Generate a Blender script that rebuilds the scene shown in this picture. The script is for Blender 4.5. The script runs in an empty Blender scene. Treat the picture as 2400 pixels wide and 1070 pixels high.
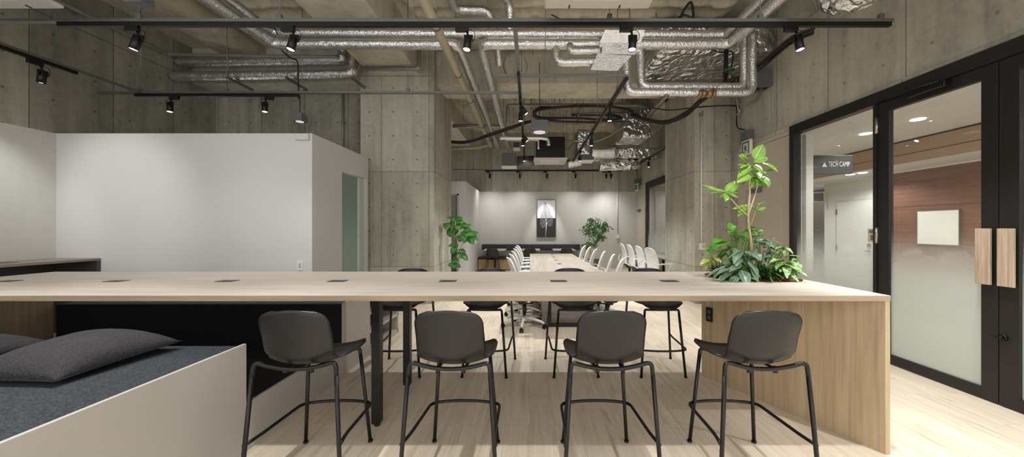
import bpy, bmesh, math, random
from mathutils import Vector, Matrix, noise
random.seed(7)
C = bpy.context.scene.collection
PI = math.pi
V = Vector
F, CX, HY, EYE = 800.0, 1242.0, 535.0, 1.421
def W(x, y, d):
    """a point of the photograph at distance d from the lens, in metres"""
    return V(((x-CX)*d/F, d, EYE-(y-HY)*d/F))

# ------------------------------------------------------------------ builder
class B:
    def __init__(s):
        s.bm = bmesh.new(); s.uv = s.bm.loops.layers.uv.new('UVMap')
    def box(s, x0, x1, y0, y1, z0, z1, bev=0.0, M=None):
        t = bmesh.new()
        bmesh.ops.create_cube(t, size=1)
        for v in t.verts:
            v.co = V((x0+(v.co.x+.5)*(x1-x0), y0+(v.co.y+.5)*(y1-y0), z0+(v.co.z+.5)*(z1-z0)))
        if bev > 0:
            bmesh.ops.bevel(t, geom=t.edges[:], offset=bev, segments=2, profile=.5, affect='EDGES')
        s._merge(t, M); return s
    def _merge(s, t, M=None):
        if M is not None: bmesh.ops.transform(t, matrix=M, verts=t.verts[:])
        m = {}
        for v in t.verts: m[v] = s.bm.verts.new(v.co)
        for f in t.faces:
            try:
                nf = s.bm.faces.new([m[v] for v in f.verts]); nf.smooth = f.smooth
            except ValueError: pass
        t.free()
    def cyl(s, a, b, r, r2=None, seg=16, smooth=True):
        a, b = V(a), V(b); r2 = r if r2 is None else r2
        d = (b-a).normalized(); u = d.orthogonal().normalized(); w = d.cross(u)
        A = []; Bv = []
        for i in range(seg):
            an = 2*PI*i/seg; o = u*math.cos(an)+w*math.sin(an)
            A.append(s.bm.verts.new(a+o*r)); Bv.append(s.bm.verts.new(b+o*r2))
        for i in range(seg):
            j = (i+1) % seg
            f = s.bm.faces.new([A[i], A[j], Bv[j], Bv[i]]); f.smooth = smooth
        s.bm.faces.new(A[::-1]); s.bm.faces.new(Bv)
        return s
    def tube(s, pts, r, seg=10, fil=0.0, nf=5, closed=False, rough=0.0, step=None, rs=None):
        P = [V(p) for p in pts]
        if fil > 0: P = fillet(P, fil, nf)
        if step: P = resample(P, step)
        n = len(P); rings = []
        t0 = (P[1]-P[0]).normalized(); u = t0.orthogonal().normalized()
        for i, p in enumerate(P):
            t = ((P[min(i+1, n-1)]-P[max(i-1, 0)])).normalized()
            u = (u - t*u.dot(t)).normalized(); w = t.cross(u)
            ring = []
            for k in range(seg):
                an = 2*PI*k/seg; o = u*math.cos(an)+w*math.sin(an)
                rr = rs[i] if rs else r
                if rough: rr *= 1+rough*noise.noise((p+o*r)*V((9, 9, 9)))+rough*.6*noise.noise((p+o*r)*23)
                ring.append(s.bm.verts.new(p+o*rr))
            rings.append(ring)
        for i in range(n-1):
            for k in range(seg):
                j = (k+1) % seg
                f = s.bm.faces.new([rings[i][k], rings[i][j], rings[i+1][j], rings[i+1][k]]); f.smooth = True
        s.bm.faces.new(rings[0][::-1]); s.bm.faces.new(rings[-1])
        return s
    def prism(s, poly, axis, a, b):
        """poly: 2D points; extruded along axis from a to b"""
        def mk(p, h):
            return {'x': V((h, p[0], p[1])), 'y': V((p[0], h, p[1])), 'z': V((p[0], p[1], h))}[axis]
        A = [s.bm.verts.new(mk(p, a)) for p in poly]; Z = [s.bm.verts.new(mk(p, b)) for p in poly]
        n = len(poly)
        s.bm.faces.new(A); s.bm.faces.new(Z[::-1])
        for i in range(n):
            j = (i+1) % n; s.bm.faces.new([A[i], Z[i], Z[j], A[j]])
        return s
    def hull(s, lo, hi):
        """two rings of 4 points"""
        A = [s.bm.verts.new(V(p)) for p in lo]; Z = [s.bm.verts.new(V(p)) for p in hi]
        s.bm.faces.new(A[::-1]); s.bm.faces.new(Z)
        n = len(A)
        for i in range(n):
            j = (i+1) % n; s.bm.faces.new([A[i], A[j], Z[j], Z[i]])
        return s
    def lathe(s, prof, c=(0, 0, 0), seg=20):
        c = V(c); rings = []
        for r, z in prof:
            rings.append([s.bm.verts.new(c+V((r*math.cos(2*PI*k/seg), r*math.sin(2*PI*k/seg), z))) for k in range(seg)])
        for i in range(len(rings)-1):
            for k in range(seg):
                j = (k+1) % seg
                f = s.bm.faces.new([rings[i][k], rings[i][j], rings[i+1][j], rings[i+1][k]]); f.smooth = True
        s.bm.faces.new(rings[0][::-1]); s.bm.faces.new(rings[-1])
        return s
    def grid(s, fn, nu, nv, smooth=True, uv=False):
        R = [[s.bm.verts.new(fn(i/nu, j/nv)) for j in range(nv+1)] for i in range(nu+1)]
        for i in range(nu):
            for j in range(nv):
                f = s.bm.faces.new([R[i][j], R[i+1][j], R[i+1][j+1], R[i][j+1]]); f.smooth = smooth
                if uv:
                    for l, (a, b) in zip(f.loops, ((i, j), (i+1, j), (i+1, j+1), (i, j+1))):
                        l[s.uv].uv = (a/nu, b/nv)
        return s
    def leaf(s, base, d, up, L, wid, shape='ovate', curl=.2, fold=.15, nl=7, wave=0.0):
        d = V(d).normalized(); up = V(up); up = (up-d*up.dot(d))
        if up.length < 1e-4: up = d.orthogonal()
        up.normalize(); side = d.cross(up)
        ph = random.random()*6
        def prof(t):
            if shape == 'ovate': return math.sin(PI*min(1, t)**.8)**.75
            if shape == 'lance': return math.sin(PI*t**.7)**1.1
            if shape == 'heart': return (1-t)**.6*min(1, (t+.02)*9)**.5*1.15
            return math.sin(PI*t)
        def fn(u, v):
            a = (u-.5)*2
            hw = wid*.5*prof(v) if 0 < v < 1 else 0.0008
            p = V(base)+d*(L*v)-up*(curl*L*v*v)
            if shape == 'heart' and v < .2: p = p-d*(abs(a)**1.5*L*.22*(1-v*5))
            return p+side*(a*hw)+up*(abs(a)*hw*fold*2+wave*hw*math.sin(v*9+ph)*abs(a))
        return s.grid(fn, 4, nl, uv=True)

def fillet(P, rad, n=5):
    out = [P[0]]
    for i in range(1, len(P)-1):
        a, b, c = P[i-1], P[i], P[i+1]
        d1, d2 = (a-b), (c-b); l = min(rad, d1.length*.49, d2.length*.49)
        p1 = b+d1.normalized()*l; p2 = b+d2.normalized()*l
        for k in range(n+1):
            t = k/n; out.append(p1*(1-t)**2+b*(2*t*(1-t))+p2*t*t)
    out.append(P[-1]); return out
def resample(P, step):
    out = [P[0]]
    for a, b in zip(P, P[1:]):
        k = max(1, int((b-a).length/step))
        for i in range(1, k+1): out.append(a.lerp(b, i/k))
    return out
def smooth_path(P, n=8):
    P = [V(p) for p in P]; out = []
    for i in range(len(P)-1):
        p0, p1, p2, p3 = P[max(i-1, 0)], P[i], P[i+1], P[min(i+2, len(P)-1)]
        for k in range(n):
            t = k/n
            out.append(.5*((2*p1)+(p2-p0)*t+(2*p0-5*p1+4*p2-p3)*t*t+(3*p1-p0-3*p2+p3)*t**3))
    out.append(P[-1]); return out

# ------------------------------------------------------------------ objects
ORG = {}
def link(name, b, mat, org, parent=None):
    bmesh.ops.recalc_face_normals(b.bm, faces=b.bm.faces[:])
    bmesh.ops.translate(b.bm, verts=b.bm.verts[:], vec=-V(org))
    me = bpy.data.meshes.new(name); b.bm.to_mesh(me); b.bm.free()
    me.materials.append(mat)
    o = bpy.data.objects.new(name, me); C.objects.link(o)
    if parent is not None: o.parent = parent
    ORG[o.name] = V(org)
    return o
def tag(o, label=None, cat=None, group=None, kind=None):
    if label: o['label'] = label
    if cat: o['category'] = cat
    if group: o['group'] = group
    if kind: o['kind'] = kind
    return o
def thing(name, label, cat, loc=(0, 0, 0), group=None):
    o = bpy.data.objects.new(name, None); C.objects.link(o); o.location = loc
    o.empty_display_size = .1; ORG[o.name] = V(loc)
    return tag(o, label, cat, group)
def part(name, b, mat, parent, label=None):
    """geometry given in world coordinates, before its thing is moved"""
    o = link(name, b, mat, ORG[parent.name], parent)
    if label: o['label'] = label
    return o
def solo(name, b, mat, label, cat, group=None, kind=None):
    vs = [v.co.copy() for v in b.bm.verts]
    org = V(((min(v.x for v in vs)+max(v.x for v in vs))/2, (min(v.y for v in vs)+max(v.y for v in vs))/2, min(v.z for v in vs)))
    o = link(name, b, mat, org); o.location = org
    return tag(o, label, cat, group, kind)
def struct(name, b, mat, parent=None, label=None):
    o = link(name, b, mat, (0, 0, 0), parent)
    if parent is None: o['kind'] = 'structure'
    ORG[o.name] = V((0, 0, 0))
    if label: o['label'] = label
    return o
def copy_tree(o, parent=None):
    c = o.copy(); C.objects.link(c)
    if parent is not None: c.parent = parent
    for ch in KIDS(o): copy_tree(ch, c)
    return c
def KIDS(o): return [x for x in list(bpy.data.objects) if x.parent == o]
def place(proto, first, loc, rz, label, group=None):
    o = proto if first else copy_tree(proto)
    o.location = loc; o.rotation_euler = (0, 0, rz); o['label'] = label
    if group: o['group'] = group
    return o

# ------------------------------------------------------------------ materials
def lin(c):
    return tuple(((v/255)/12.92 if v/255 <= .04045 else ((v/255+.055)/1.055)**2.4) for v in c)+(1,)
class NT:
    def __init__(s, name):
        s.m = bpy.data.materials.new(name); s.m.use_nodes = True
        s.t = s.m.node_tree; s.t.nodes.clear()
        s.out = s.n('ShaderNodeOutputMaterial')
    def n(s, typ, **kw):
        nd = s.t.nodes.new(typ)
        for k, v in kw.items():
            if k.startswith('i_'):
                nd.inputs[k[2:].replace('_', ' ')].default_value = v
            else: setattr(nd, k, v)
        return nd
    def l(s, a, b): s.t.links.new(a, b)
    def math(s, op, a, b=None):
        nd = s.n('ShaderNodeMath', operation=op)
        for i, x in enumerate((a, b)):
            if x is None: continue
            if isinstance(x, (int, float)): nd.inputs[i].default_value = x
            else: s.l(x, nd.inputs[i])
        return nd.outputs[0]
    def mix(s, fac, a, b, blend='MIX'):
        nd = s.n('ShaderNodeMix', data_type='RGBA', blend_type=blend)
        for sk, x in ((nd.inputs[0], fac), (nd.inputs[6], a), (nd.inputs[7], b)):
            if isinstance(x, (int, float)): sk.default_value = x
            elif isinstance(x, tuple): sk.default_value = x
            else: s.l(x, sk)
        return nd.outputs[2]
    def ramp(s, fac, stops):
        nd = s.n('ShaderNodeValToRGB'); cr = nd.color_ramp
        while len(cr.elements) < len(stops): cr.elements.new(.5)
        for e, (p, c) in zip(cr.elements, stops): e.position = p; e.color = c
        s.l(fac, nd.inputs[0]); return nd.outputs[0]
    def noise(s, vec, scale, detail=3, rough=.5):
        nd = s.n('ShaderNodeTexNoise'); nd.inputs['Scale'].default_value = scale
        nd.inputs['Detail'].default_value = detail; nd.inputs['Roughness'].default_value = rough
        if vec is not None: s.l(vec, nd.inputs['Vector'])
        return nd.outputs['Fac']
    def mapping(s, vec, scale=(1, 1, 1), rot=(0, 0, 0)):
        nd = s.n('ShaderNodeMapping'); nd.inputs['Scale'].default_value = scale; nd.inputs['Rotation'].default_value = rot
        s.l(vec, nd.inputs['Vector']); return nd.outputs[0]
    def obj(s): return s.n('ShaderNodeTexCoord').outputs['Object']
    def pos(s): return s.n('ShaderNodeNewGeometry').outputs['Position']
    def bsdf(s, col, rough=.5, metal=0., bump=None, bstr=.2, bdist=.01, **kw):
        p = s.n('ShaderNodeBsdfPrincipled')
        if isinstance(col, tuple): p.inputs['Base Color'].default_value = col
        else: s.l(col, p.inputs['Base Color'])
        if isinstance(rough, (int, float)): p.inputs['Roughness'].default_value = rough
        else: s.l(rough, p.inputs['Roughness'])
        p.inputs['Metallic'].default_value = metal
        for k, v in kw.items(): p.inputs[k.replace('_', ' ')].default_value = v
        if bump is not None:
            bn = s.n('ShaderNodeBump'); bn.inputs['Strength'].default_value = bstr; bn.inputs['Distance'].default_value = bdist
            s.l(bump, bn.inputs['Height']); s.l(bn.outputs[0], p.inputs['Normal'])
        s.l(p.outputs[0], s.out.inputs[0]); return p
def plain(name, rgb, rough=.5, metal=0., noise_amt=.06, scale=12, bump=.0, **kw):
    n = NT(name); c = lin(rgb); f = n.noise(n.obj(), scale, 3)
    lo = tuple(x*(1-noise_amt) for x in c[:3])+(1,); hi = tuple(min(1, x*(1+noise_amt)) for x in c[:3])+(1,)
    n.bsdf(n.mix(f, lo, hi), rough, metal, bump=f if bump else None, bstr=bump, **kw)
    return n.m
def wood(name, c1, c2, axis, rough=.45, sc=1.0, fine=.35):
    n = NT(name); o = n.obj()
    s = {'x': (.35, 9, 9), 'y': (9, .35, 9), 'z': (9, 9, .35)}[axis]
    s2 = {'x': (1.2, 70, 70), 'y': (70, 1.2, 70), 'z': (70, 70, 1.2)}[axis]
    a = n.noise(n.mapping(o, tuple(k*sc for k in s)), 3.0, 5, .6)
    b = n.noise(n.mapping(o, tuple(k*sc for k in s2)), 2.0, 3, .6)
    k = n.math('ADD', n.math('MULTIPLY', a, 1-fine), n.math('MULTIPLY', b, fine))
    col = n.ramp(k, [(.32, lin(c1)), (.68, lin(c2))])
    n.bsdf(col, rough, bump=b, bstr=.04)
    return n.m
def concrete(name, rgb, joints=True, du=.9, dv=1.8, off=0.0, dark=1.0, bumpy=.12, con=1.0, dots=.75, rust=0.0):
    n = NT(name); p = n.pos()
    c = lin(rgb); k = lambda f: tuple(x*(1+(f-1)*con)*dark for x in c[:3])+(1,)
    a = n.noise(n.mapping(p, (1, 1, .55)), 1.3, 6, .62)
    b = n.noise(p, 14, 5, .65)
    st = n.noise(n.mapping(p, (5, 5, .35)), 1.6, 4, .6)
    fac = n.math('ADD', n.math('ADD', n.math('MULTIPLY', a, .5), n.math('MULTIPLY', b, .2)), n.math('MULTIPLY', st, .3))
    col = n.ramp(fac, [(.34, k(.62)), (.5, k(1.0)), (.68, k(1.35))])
    # little air holes in the cast face
    vo = n.n('ShaderNodeTexVoronoi'); vo.inputs['Scale'].default_value = 9.0; n.l(p, vo.inputs['Vector'])
    sz = n.math('MULTIPLY', n.noise(p, 2.2, 2), .11)
    hole = n.math('LESS_THAN', vo.outputs['Distance'], n.math('SUBTRACT', sz, .012))
    h = n.math('MULTIPLY', b, .4)
    if joints:
        g = n.n('ShaderNodeNewGeometry'); sp = n.n('ShaderNodeSeparateXYZ'); n.l(g.outputs['Position'], sp.inputs[0])
        sn = n.n('ShaderNodeSeparateXYZ'); n.l(g.outputs['True Normal'], sn.inputs[0])
        vert = n.math('LESS_THAN', n.math('ABSOLUTE', sn.outputs[2]), .5)
        u = n.math('ADD', n.math('ADD', sp.outputs[0], sp.outputs[1]), 40+off)
        v = n.math('ADD', sp.outputs[2], 20)
        def line(x, d, w): return n.math('LESS_THAN', n.math('ABSOLUTE', n.math('SUBTRACT', n.math('MODULO', x, d), d/2)), w)
        ln = n.math('MULTIPLY', n.math('MAXIMUM', line(u, du, .005), line(v, dv, .005)), vert)
        def cen(x, d): return n.math('SUBTRACT', n.math('MODULO', x, d), d/2)
        uu, vv = cen(u, du/2), cen(v, dv/4)
        rr = n.math('SQRT', n.math('ADD', n.math('MULTIPLY', uu, uu), n.math('MULTIPLY', vv, vv)))
        dot = n.math('MULTIPLY', n.math('LESS_THAN', rr, .016), vert)
        # which board a place belongs to: each cast panel has its own tone
        wn = n.n('ShaderNodeTexWhiteNoise', noise_dimensions='2D'); cm = n.n('ShaderNodeCombineXYZ')
        n.l(n.math('FLOOR', n.math('DIVIDE', n.math('ADD', u, du/2), du)), cm.inputs[0]); n.l(n.math('FLOOR', n.math('DIVIDE', n.math('ADD', v, dv/2), dv)), cm.inputs[1])
        n.l(cm.outputs[0], wn.inputs['Vector'])
        tone = n.math('ADD', n.math('MULTIPLY', wn.outputs['Value'], .22*con), 1-.11*con)
        cmb = n.n('ShaderNodeCombineXYZ')
        for i in range(3): n.l(tone, cmb.inputs[i])
        col = n.mix(1.0, col, cmb.outputs[0], 'MULTIPLY')
        mk = n.math('MAXIMUM', n.math('MULTIPLY', ln, .7), n.math('MULTIPLY', dot, dots))
        col = n.mix(mk, col, k(.25))
        h = n.math('SUBTRACT', h, n.math('MULTIPLY', n.math('MAXIMUM', ln, dot), .7))
    col = n.mix(n.math('MULTIPLY', hole, .55), col, k(.3))
    sp1 = n.noise(p, 34, 4, .75); sp2 = n.noise(n.mapping(p, (1, 1, .6)), 3.1, 3, .6)
    spk = n.math('MULTIPLY', n.math('GREATER_THAN', sp1, .635), n.math('GREATER_THAN', sp2, .5))
    col = n.mix(n.math('MULTIPLY', spk, .38*con), col, k(.42))
    lt = n.math('MULTIPLY', n.math('LESS_THAN', sp1, .36), n.math('LESS_THAN', sp2, .47))
    col = n.mix(n.math('MULTIPLY', lt, .25*con), col, k(1.45))
    if rust:
        rn = n.noise(n.mapping(p, (1, 1, .8)), 1.15, 4, .68)
        col = n.mix(n.ramp(rn, [(.655, (0, 0, 0, 1)), (.71, (rust, rust, rust, 1))]), col, lin((118, 84, 46)))
    n.bsdf(col, .75, bump=h, bstr=bumpy, bdist=.02)
    return n.m
def foil(name, scale=34, strength=.34, rough=.27, tint=(220, 220, 220), dist=.03):
    n = NT(name); p = n.pos()
    vo = n.n('ShaderNodeTexVoronoi', feature='DISTANCE_TO_EDGE'); vo.inputs['Scale'].default_value = scale
    d = n.n('ShaderNodeVectorMath', operation='ADD'); n.l(p, d.inputs[0])
    nz = n.n('ShaderNodeTexNoise'); nz.inputs['Scale'].default_value = 7; n.l(p, nz.inputs['Vector'])
    sc = n.n('ShaderNodeVectorMath', operation='SCALE'); sc.inputs['Scale'].default_value = .12; n.l(nz.outputs['Color'], sc.inputs[0]); n.l(sc.outputs[0], d.inputs[1])
    n.l(d.outputs[0], vo.inputs['Vector'])
    b = n.noise(d.outputs[0], scale*.5, 4, .6)
    h = n.math('ADD', n.math('MULTIPLY', vo.outputs['Distance'], .8), b)
    n.bsdf(lin(tint), rough, .95, bump=h, bstr=strength, bdist=dist)
    return n.m
def emit(name, rgb, s):
    n = NT(name); e = n.n('ShaderNodeEmission'); e.inputs[0].default_value = lin(rgb); e.inputs[1].default_value = s
    n.l(e.outputs[0], n.out.inputs[0]); return n.m
def leafmat(name, c1, c2, vein, rough=.35, stripes=10, blotch=None):
    n = NT(name); uv = n.n('ShaderNodeTexCoord').outputs['UV']
    sp = n.n('ShaderNodeSeparateXYZ'); n.l(uv, sp.inputs[0])
    f = n.noise(n.obj(), 9, 3)
    col = n.ramp(f, [(.35, lin(c1)), (.65, lin(c2))])
    if blotch:
        bl = n.noise(n.obj(), 38, 3, .6)
        col = n.mix(n.ramp(bl, [(.52, (0, 0, 0, 1)), (.6, (1, 1, 1, 1))]), col, lin(blotch))
    a = n.math('ABSOLUTE', n.math('SUBTRACT', sp.outputs[0], .5))
    mid = n.math('LESS_THAN', a, .035)
    k = n.math('ADD', sp.outputs[1], n.math('MULTIPLY', a, -.45))
    lat = n.math('LESS_THAN', n.math('ABSOLUTE', n.math('SUBTRACT', n.math('MODULO', n.math('ADD', n.math('MULTIPLY', k, stripes), 10), 1), .5)), .05)
    fac = n.math('MAXIMUM', n.math('MULTIPLY', mid, .8), n.math('MULTIPLY', lat, .35))
    col = n.mix(fac, col, lin(vein))
    p = n.bsdf(col, rough)
    tr = n.n('ShaderNodeBsdfTranslucent'); n.l(col, tr.inputs[0])
    mx = n.n('ShaderNodeMixShader'); mx.inputs[0].default_value = .22
    n.l(p.outputs[0], mx.inputs[1]); n.l(tr.outputs[0], mx.inputs[2]); n.l(mx.outputs[0], n.out.inputs[0])
    return n.m
def glass(name, frost_lo=None, frost_hi=None, tint=(248, 250, 249), amt=.9, base=0.06, refl=1.0):
    """clear pane with an applied film that turns milky between two heights"""
    n = NT(name)
    t = n.n('ShaderNodeBsdfTransparent'); t.inputs[0].default_value = lin(tint)
    g = n.n('ShaderNodeBsdfGlossy'); g.inputs['Roughness'].default_value = .01; g.inputs[0].default_value = (1, 1, 1, 1)
    gg = n.n('ShaderNodeNewGeometry'); dt = n.n('ShaderNodeVectorMath', operation='DOT_PRODUCT')
    n.l(gg.outputs['Incoming'], dt.inputs[0]); n.l(gg.outputs['Normal'], dt.inputs[1])
    sch = n.math('ADD', .04, n.math('MULTIPLY', n.math('POWER', n.math('SUBTRACT', 1.0, n.math('ABSOLUTE', dt.outputs['Value'])), 5.0), .96))
    mx = n.n('ShaderNodeMixShader')
    cur = t.outputs[0]
    if frost_lo is not None:
        sp = n.n('ShaderNodeSeparateXYZ'); n.l(n.pos(), sp.inputs[0])
        mr = n.n('ShaderNodeMapRange', interpolation_type='SMOOTHSTEP'); n.l(sp.outputs[2], mr.inputs[0])
        mr.inputs[1].default_value = frost_hi; mr.inputs[2].default_value = frost_lo
        mr.inputs[3].default_value = base; mr.inputs[4].default_value = amt
        df = n.n('ShaderNodeBsdfDiffuse'); df.inputs[0].default_value = lin((205, 212, 207))
        tl = n.n('ShaderNodeBsdfTranslucent'); tl.inputs[0].default_value = lin((225, 232, 228))
        m0 = n.n('ShaderNodeMixShader'); m0.inputs[0].default_value = .5; n.l(df.outputs[0], m0.inputs[1]); n.l(tl.outputs[0], m0.inputs[2])
        m1 = n.n('ShaderNodeMixShader'); n.l(mr.outputs[0], m1.inputs[0]); n.l(cur, m1.inputs[1]); n.l(m0.outputs[0], m1.inputs[2])
        cur = m1.outputs[0]
    n.l(n.math('MULTIPLY', sch, refl), mx.inputs[0]); n.l(cur, mx.inputs[1]); n.l(g.outputs[0], mx.inputs[2]); n.l(mx.outputs[0], n.out.inputs[0])
    return n.m
def floor_mat():
    n = NT('oak_floor'); p = n.pos()
    r = n.mapping(p, (1, 1, 1), (0, 0, PI/2))
    br = n.n('ShaderNodeTexBrick'); n.l(r, br.inputs['Vector'])
    br.inputs['Scale'].default_value = 1; br.inputs['Brick Width'].default_value = 1.24; br.inputs['Row Height'].default_value = .18
    br.inputs['Mortar Size'].default_value = .0012; br.inputs['Mortar Smooth'].default_value = .1; br.inputs['Bias'].default_value = 0
    br.inputs['Color1'].default_value = (.0, .0, .0, 1); br.inputs['Color2'].default_value = (1, 1, 1, 1); br.inputs['Mortar'].default_value = (.5, .5, .5, 1)
    br.offset = .37
    wp = n.n('ShaderNodeVectorMath', operation='ADD'); n.l(p, wp.inputs[0])
    shift = n.n('ShaderNodeVectorMath', operation='SCALE'); shift.inputs['Scale'].default_value = 7.0; n.l(br.outputs['Color'], shift.inputs[0]); n.l(shift.outputs[0], wp.inputs[1])
    a = n.noise(n.mapping(wp.outputs[0], (13, .8, 1)), 1.5, 7, .68)
    b = n.noise(n.mapping(wp.outputs[0], (60, 1.6, 1)), 1.5, 3, .6)
    kn = n.noise(n.mapping(wp.outputs[0], (9, 1.1, 1)), 1.1, 3, .7)
    k = n.math('ADD', n.math('MULTIPLY', a, .7), n.math('MULTIPLY', b, .3))
    col = n.ramp(k, [(.30, lin((186, 166, 140))), (.47, lin((211, 197, 177))), (.70, lin((228, 217, 201)))])
    col = n.mix(n.ramp(kn, [(.62, (0, 0, 0, 1)), (.74, (.55, .55, .55, 1))]), col, lin((138, 112, 82)))
    tone = n.mix(.10, (1, 1, 1, 1), br.outputs['Color'])
    col = n.mix(1.0, col, tone, 'MULTIPLY')
    col = n.mix(n.math('MULTIPLY', br.outputs['Fac'], .35), col, lin((130, 110, 88)))
    n.bsdf(col, .42, bump=b, bstr=.05)
    return n.m
def heather(name, c1, c2, scale=220, rough=.95, stretch=(1, 1, 1), bump=.5):
    n = NT(name); o = n.mapping(n.obj(), stretch)
    f = n.noise(o, scale, 2, .7); g = n.noise(n.obj(), 6, 2)
    col = n.ramp(f, [(.38, lin(c1)), (.64, lin(c2))])
    n.bsdf(col, rough, bump=f, bstr=bump, bdist=.004)
    return n.m
M = dict(
    concrete=concrete('cast_concrete', (174, 170, 157), con=1.15, dots=.45, rust=.55), concrete_pillar=concrete('cast_concrete_pillar', (174, 170, 156), con=1.1, dots=.75),
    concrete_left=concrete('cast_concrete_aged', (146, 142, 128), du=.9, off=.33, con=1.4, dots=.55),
    concrete_soffit=concrete('cast_concrete_soffit', (190, 184, 168), joints=False),
    foam=concrete('sprayed_foam', (190, 182, 162), joints=False, bumpy=.9),
    paint=plain('white_wall_paint', (208, 207, 206), .6, noise_amt=.015, scale=3),
    paint_concrete=concrete('painted_concrete', (204, 202, 196), joints=True, du=1.8, dv=1.8, bumpy=.08, con=.16, dots=.3),
    beige=plain('beige_panel', (198, 188, 174), .5, noise_amt=.02),
    floor=floor_mat(),
    ash_x=wood('ash_laminate', (164, 152, 140), (202, 192, 181), 'x'),
    ash_shade=wood('ash_edge_shade', (138, 120, 98), (168, 150, 126), 'x'),
    ash_y=wood('ash_laminate_long', (124, 114, 103), (162, 152, 140), 'y'),
    ash_z=wood('ash_laminate_upright', (160, 139, 110), (194, 174, 143), 'z'),
    oakpull=wood('limed_oak', (138, 116, 96), (206, 188, 166), 'z', sc=2.2, fine=.5),
    oakbase=wood('oak_veneer', (176, 145, 105), (202, 174, 134), 'x'),
    white=plain('white_laminate', (178, 174, 168), .4, noise_amt=.01),
    whiteplastic=plain('white_plastic', (226, 226, 224), .4, noise_amt=.01),
    mesh=plain('white_mesh_fabric', (222, 222, 222), .7, noise_amt=.05, scale=60, bump=.2),
    blackplastic=plain('charcoal_plastic', (24, 22, 21), .42, noise_amt=.04),
    blackmetal=plain('black_powder_metal', (24, 23, 22), .38, .3, noise_amt=.03),
    blackframe=plain('black_aluminium', (38, 35, 34), .42, .2, noise_amt=.03),
    track=plain('black_track', (8, 8, 8), .45, .2, noise_amt=.02),
    galv=plain('galvanised_steel', (120, 122, 118), .38, .7, noise_amt=.12, scale=30),
    greypipe=plain('grey_conduit', (146, 143, 134), .4, .4, noise_amt=.06),
    pvc=plain('beige_pipe', (176, 167, 141), .45, noise_amt=.03),
    greybox=plain('grey_painted_steel', (96, 97, 98), .5, noise_amt=.03),
    greydark=plain('dark_grey_laminate', (74, 72, 68), .5, noise_amt=.03),
    foil=foil('foil_lagging'), foilbig=foil('crumpled_foil', 5, .8, .2, dist=.13), foilsmooth=foil('foil_wrap', 70, .22, .27, (214, 213, 210)),
    carpet=heather('charcoal_carpet', (14, 16, 20), (58, 66, 74), 150),
    cushion=heather('slub_fabric', (17, 16, 18), (66, 63, 68), 120, .9, (1, 6, 1), .6),
    black=plain('black_felt', (9, 9, 11), .9, noise_amt=.1, scale=80),
    leather=plain('black_leather', (34, 34, 37), .38, noise_amt=.05, bump=.05),
    cable=plain('black_cable', (20, 20, 21), .5, noise_amt=.02),
    cablegrey=plain('grey_cable', (120, 118, 112), .5, noise_amt=.02),
    cablered=plain('red_cable', (66, 34, 32), .5, noise_amt=.02),
    brass=plain('brass', (146, 122, 82), .4, .7), greenwheel=plain('green_enamel', (22, 92, 76), .5),
    steel=plain('brushed_steel', (170, 165, 155), .3, .9), acbody=plain('warm_white_plastic', (196, 191, 182), .45, noise_amt=.01),
    lens=emit('lamp_lens', (235, 240, 255), 14), discglow=emit('downlight_disc', (255, 246, 230), .42), cordisc=emit('corridor_lamp', (255, 250, 240), 6),
    glassdoor=glass('frosted_film_glass', .5, 1.45, base=.015), glassbox=glass('green_frosted_glass', .2, 2.0, (150, 172, 162), .55, .35),
    brownwood=wood('walnut_panel', (104, 70, 56), (142, 100, 84), 'y', .4), bulkhead=plain('tan_bulkhead', (178, 150, 128), .5, noise_amt=.02),
    corridor=plain('corridor_white', (212, 213, 211), .6, noise_amt=.01), darkline=plain('dark_reveal', (58, 58, 62), .6),
    sign=plain('sign_charcoal', (48, 48, 47), .5), signtext=plain('sign_lettering', (205, 205, 202), .5),
    board=plain('whiteboard', (232, 233, 226), .25, noise_amt=.01),
    green=plain('exit_green', (0, 104, 82), .4), signwhite=plain('exit_white', (226, 224, 205), .4),
    artwhite=plain('art_white', (236, 236, 238), .4, noise_amt=.02), artblack=plain('art_black', (28, 27, 26), .4, noise_amt=.05),
    artgrey=plain('art_grey', (192, 193, 198), .5, noise_amt=.14, scale=7), artvein=plain('art_pale', (240, 240, 240), .5), artsmoke=plain('art_smoke', (92, 91, 93), .5, noise_amt=.3, scale=14), artline=plain('art_line', (108, 108, 114), .5),
    bark=plain('pale_bark', (186, 168, 138), .7, noise_amt=.4, scale=45, bump=.3), twig=plain('green_stem', (116, 142, 74), .6, noise_amt=.15),
    soil=plain('bark_chips', (110, 74, 46), .9, noise_amt=.5, scale=60, bump=.8),
    pot=plain('plant_pot', (70, 66, 62), .7),
    rubber=leafmat('rubber_leaf', (92, 140, 44), (146, 186, 84), (206, 220, 150), .3, 14),
    monstera=leafmat('monstera_leaf', (52, 112, 28), (98, 156, 50), (150, 190, 96), .3, 7),
    philo=leafmat('silver_leaf', (84, 116, 92), (138, 164, 140), (176, 200, 170), .3, 9),
    pothos=leafmat('variegated_leaf', (74, 130, 52), (128, 172, 84), (220, 232, 180), .4, 6, (206, 222, 168)),
    deep=leafmat('deep_green_leaf', (40, 88, 36), (84, 136, 62), (110, 150, 80), .35, 6),
    umbrella=leafmat('rounded_leaf', (40, 92, 34), (92, 150, 72), (150, 190, 120), .3, 7),
    fern=leafmat('fern_leaf', (84, 132, 52), (140, 178, 90), (170, 200, 120), .5, 6),
    croton=leafmat('croton_leaf', (120, 156, 60), (190, 206, 110), (226, 226, 150), .4, 6, (226, 228, 160)),
)
NEARW = (32, 56, 62, 62, 66)
CONFW, ROOMW = 100, 120
EXPO = 0.78
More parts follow.
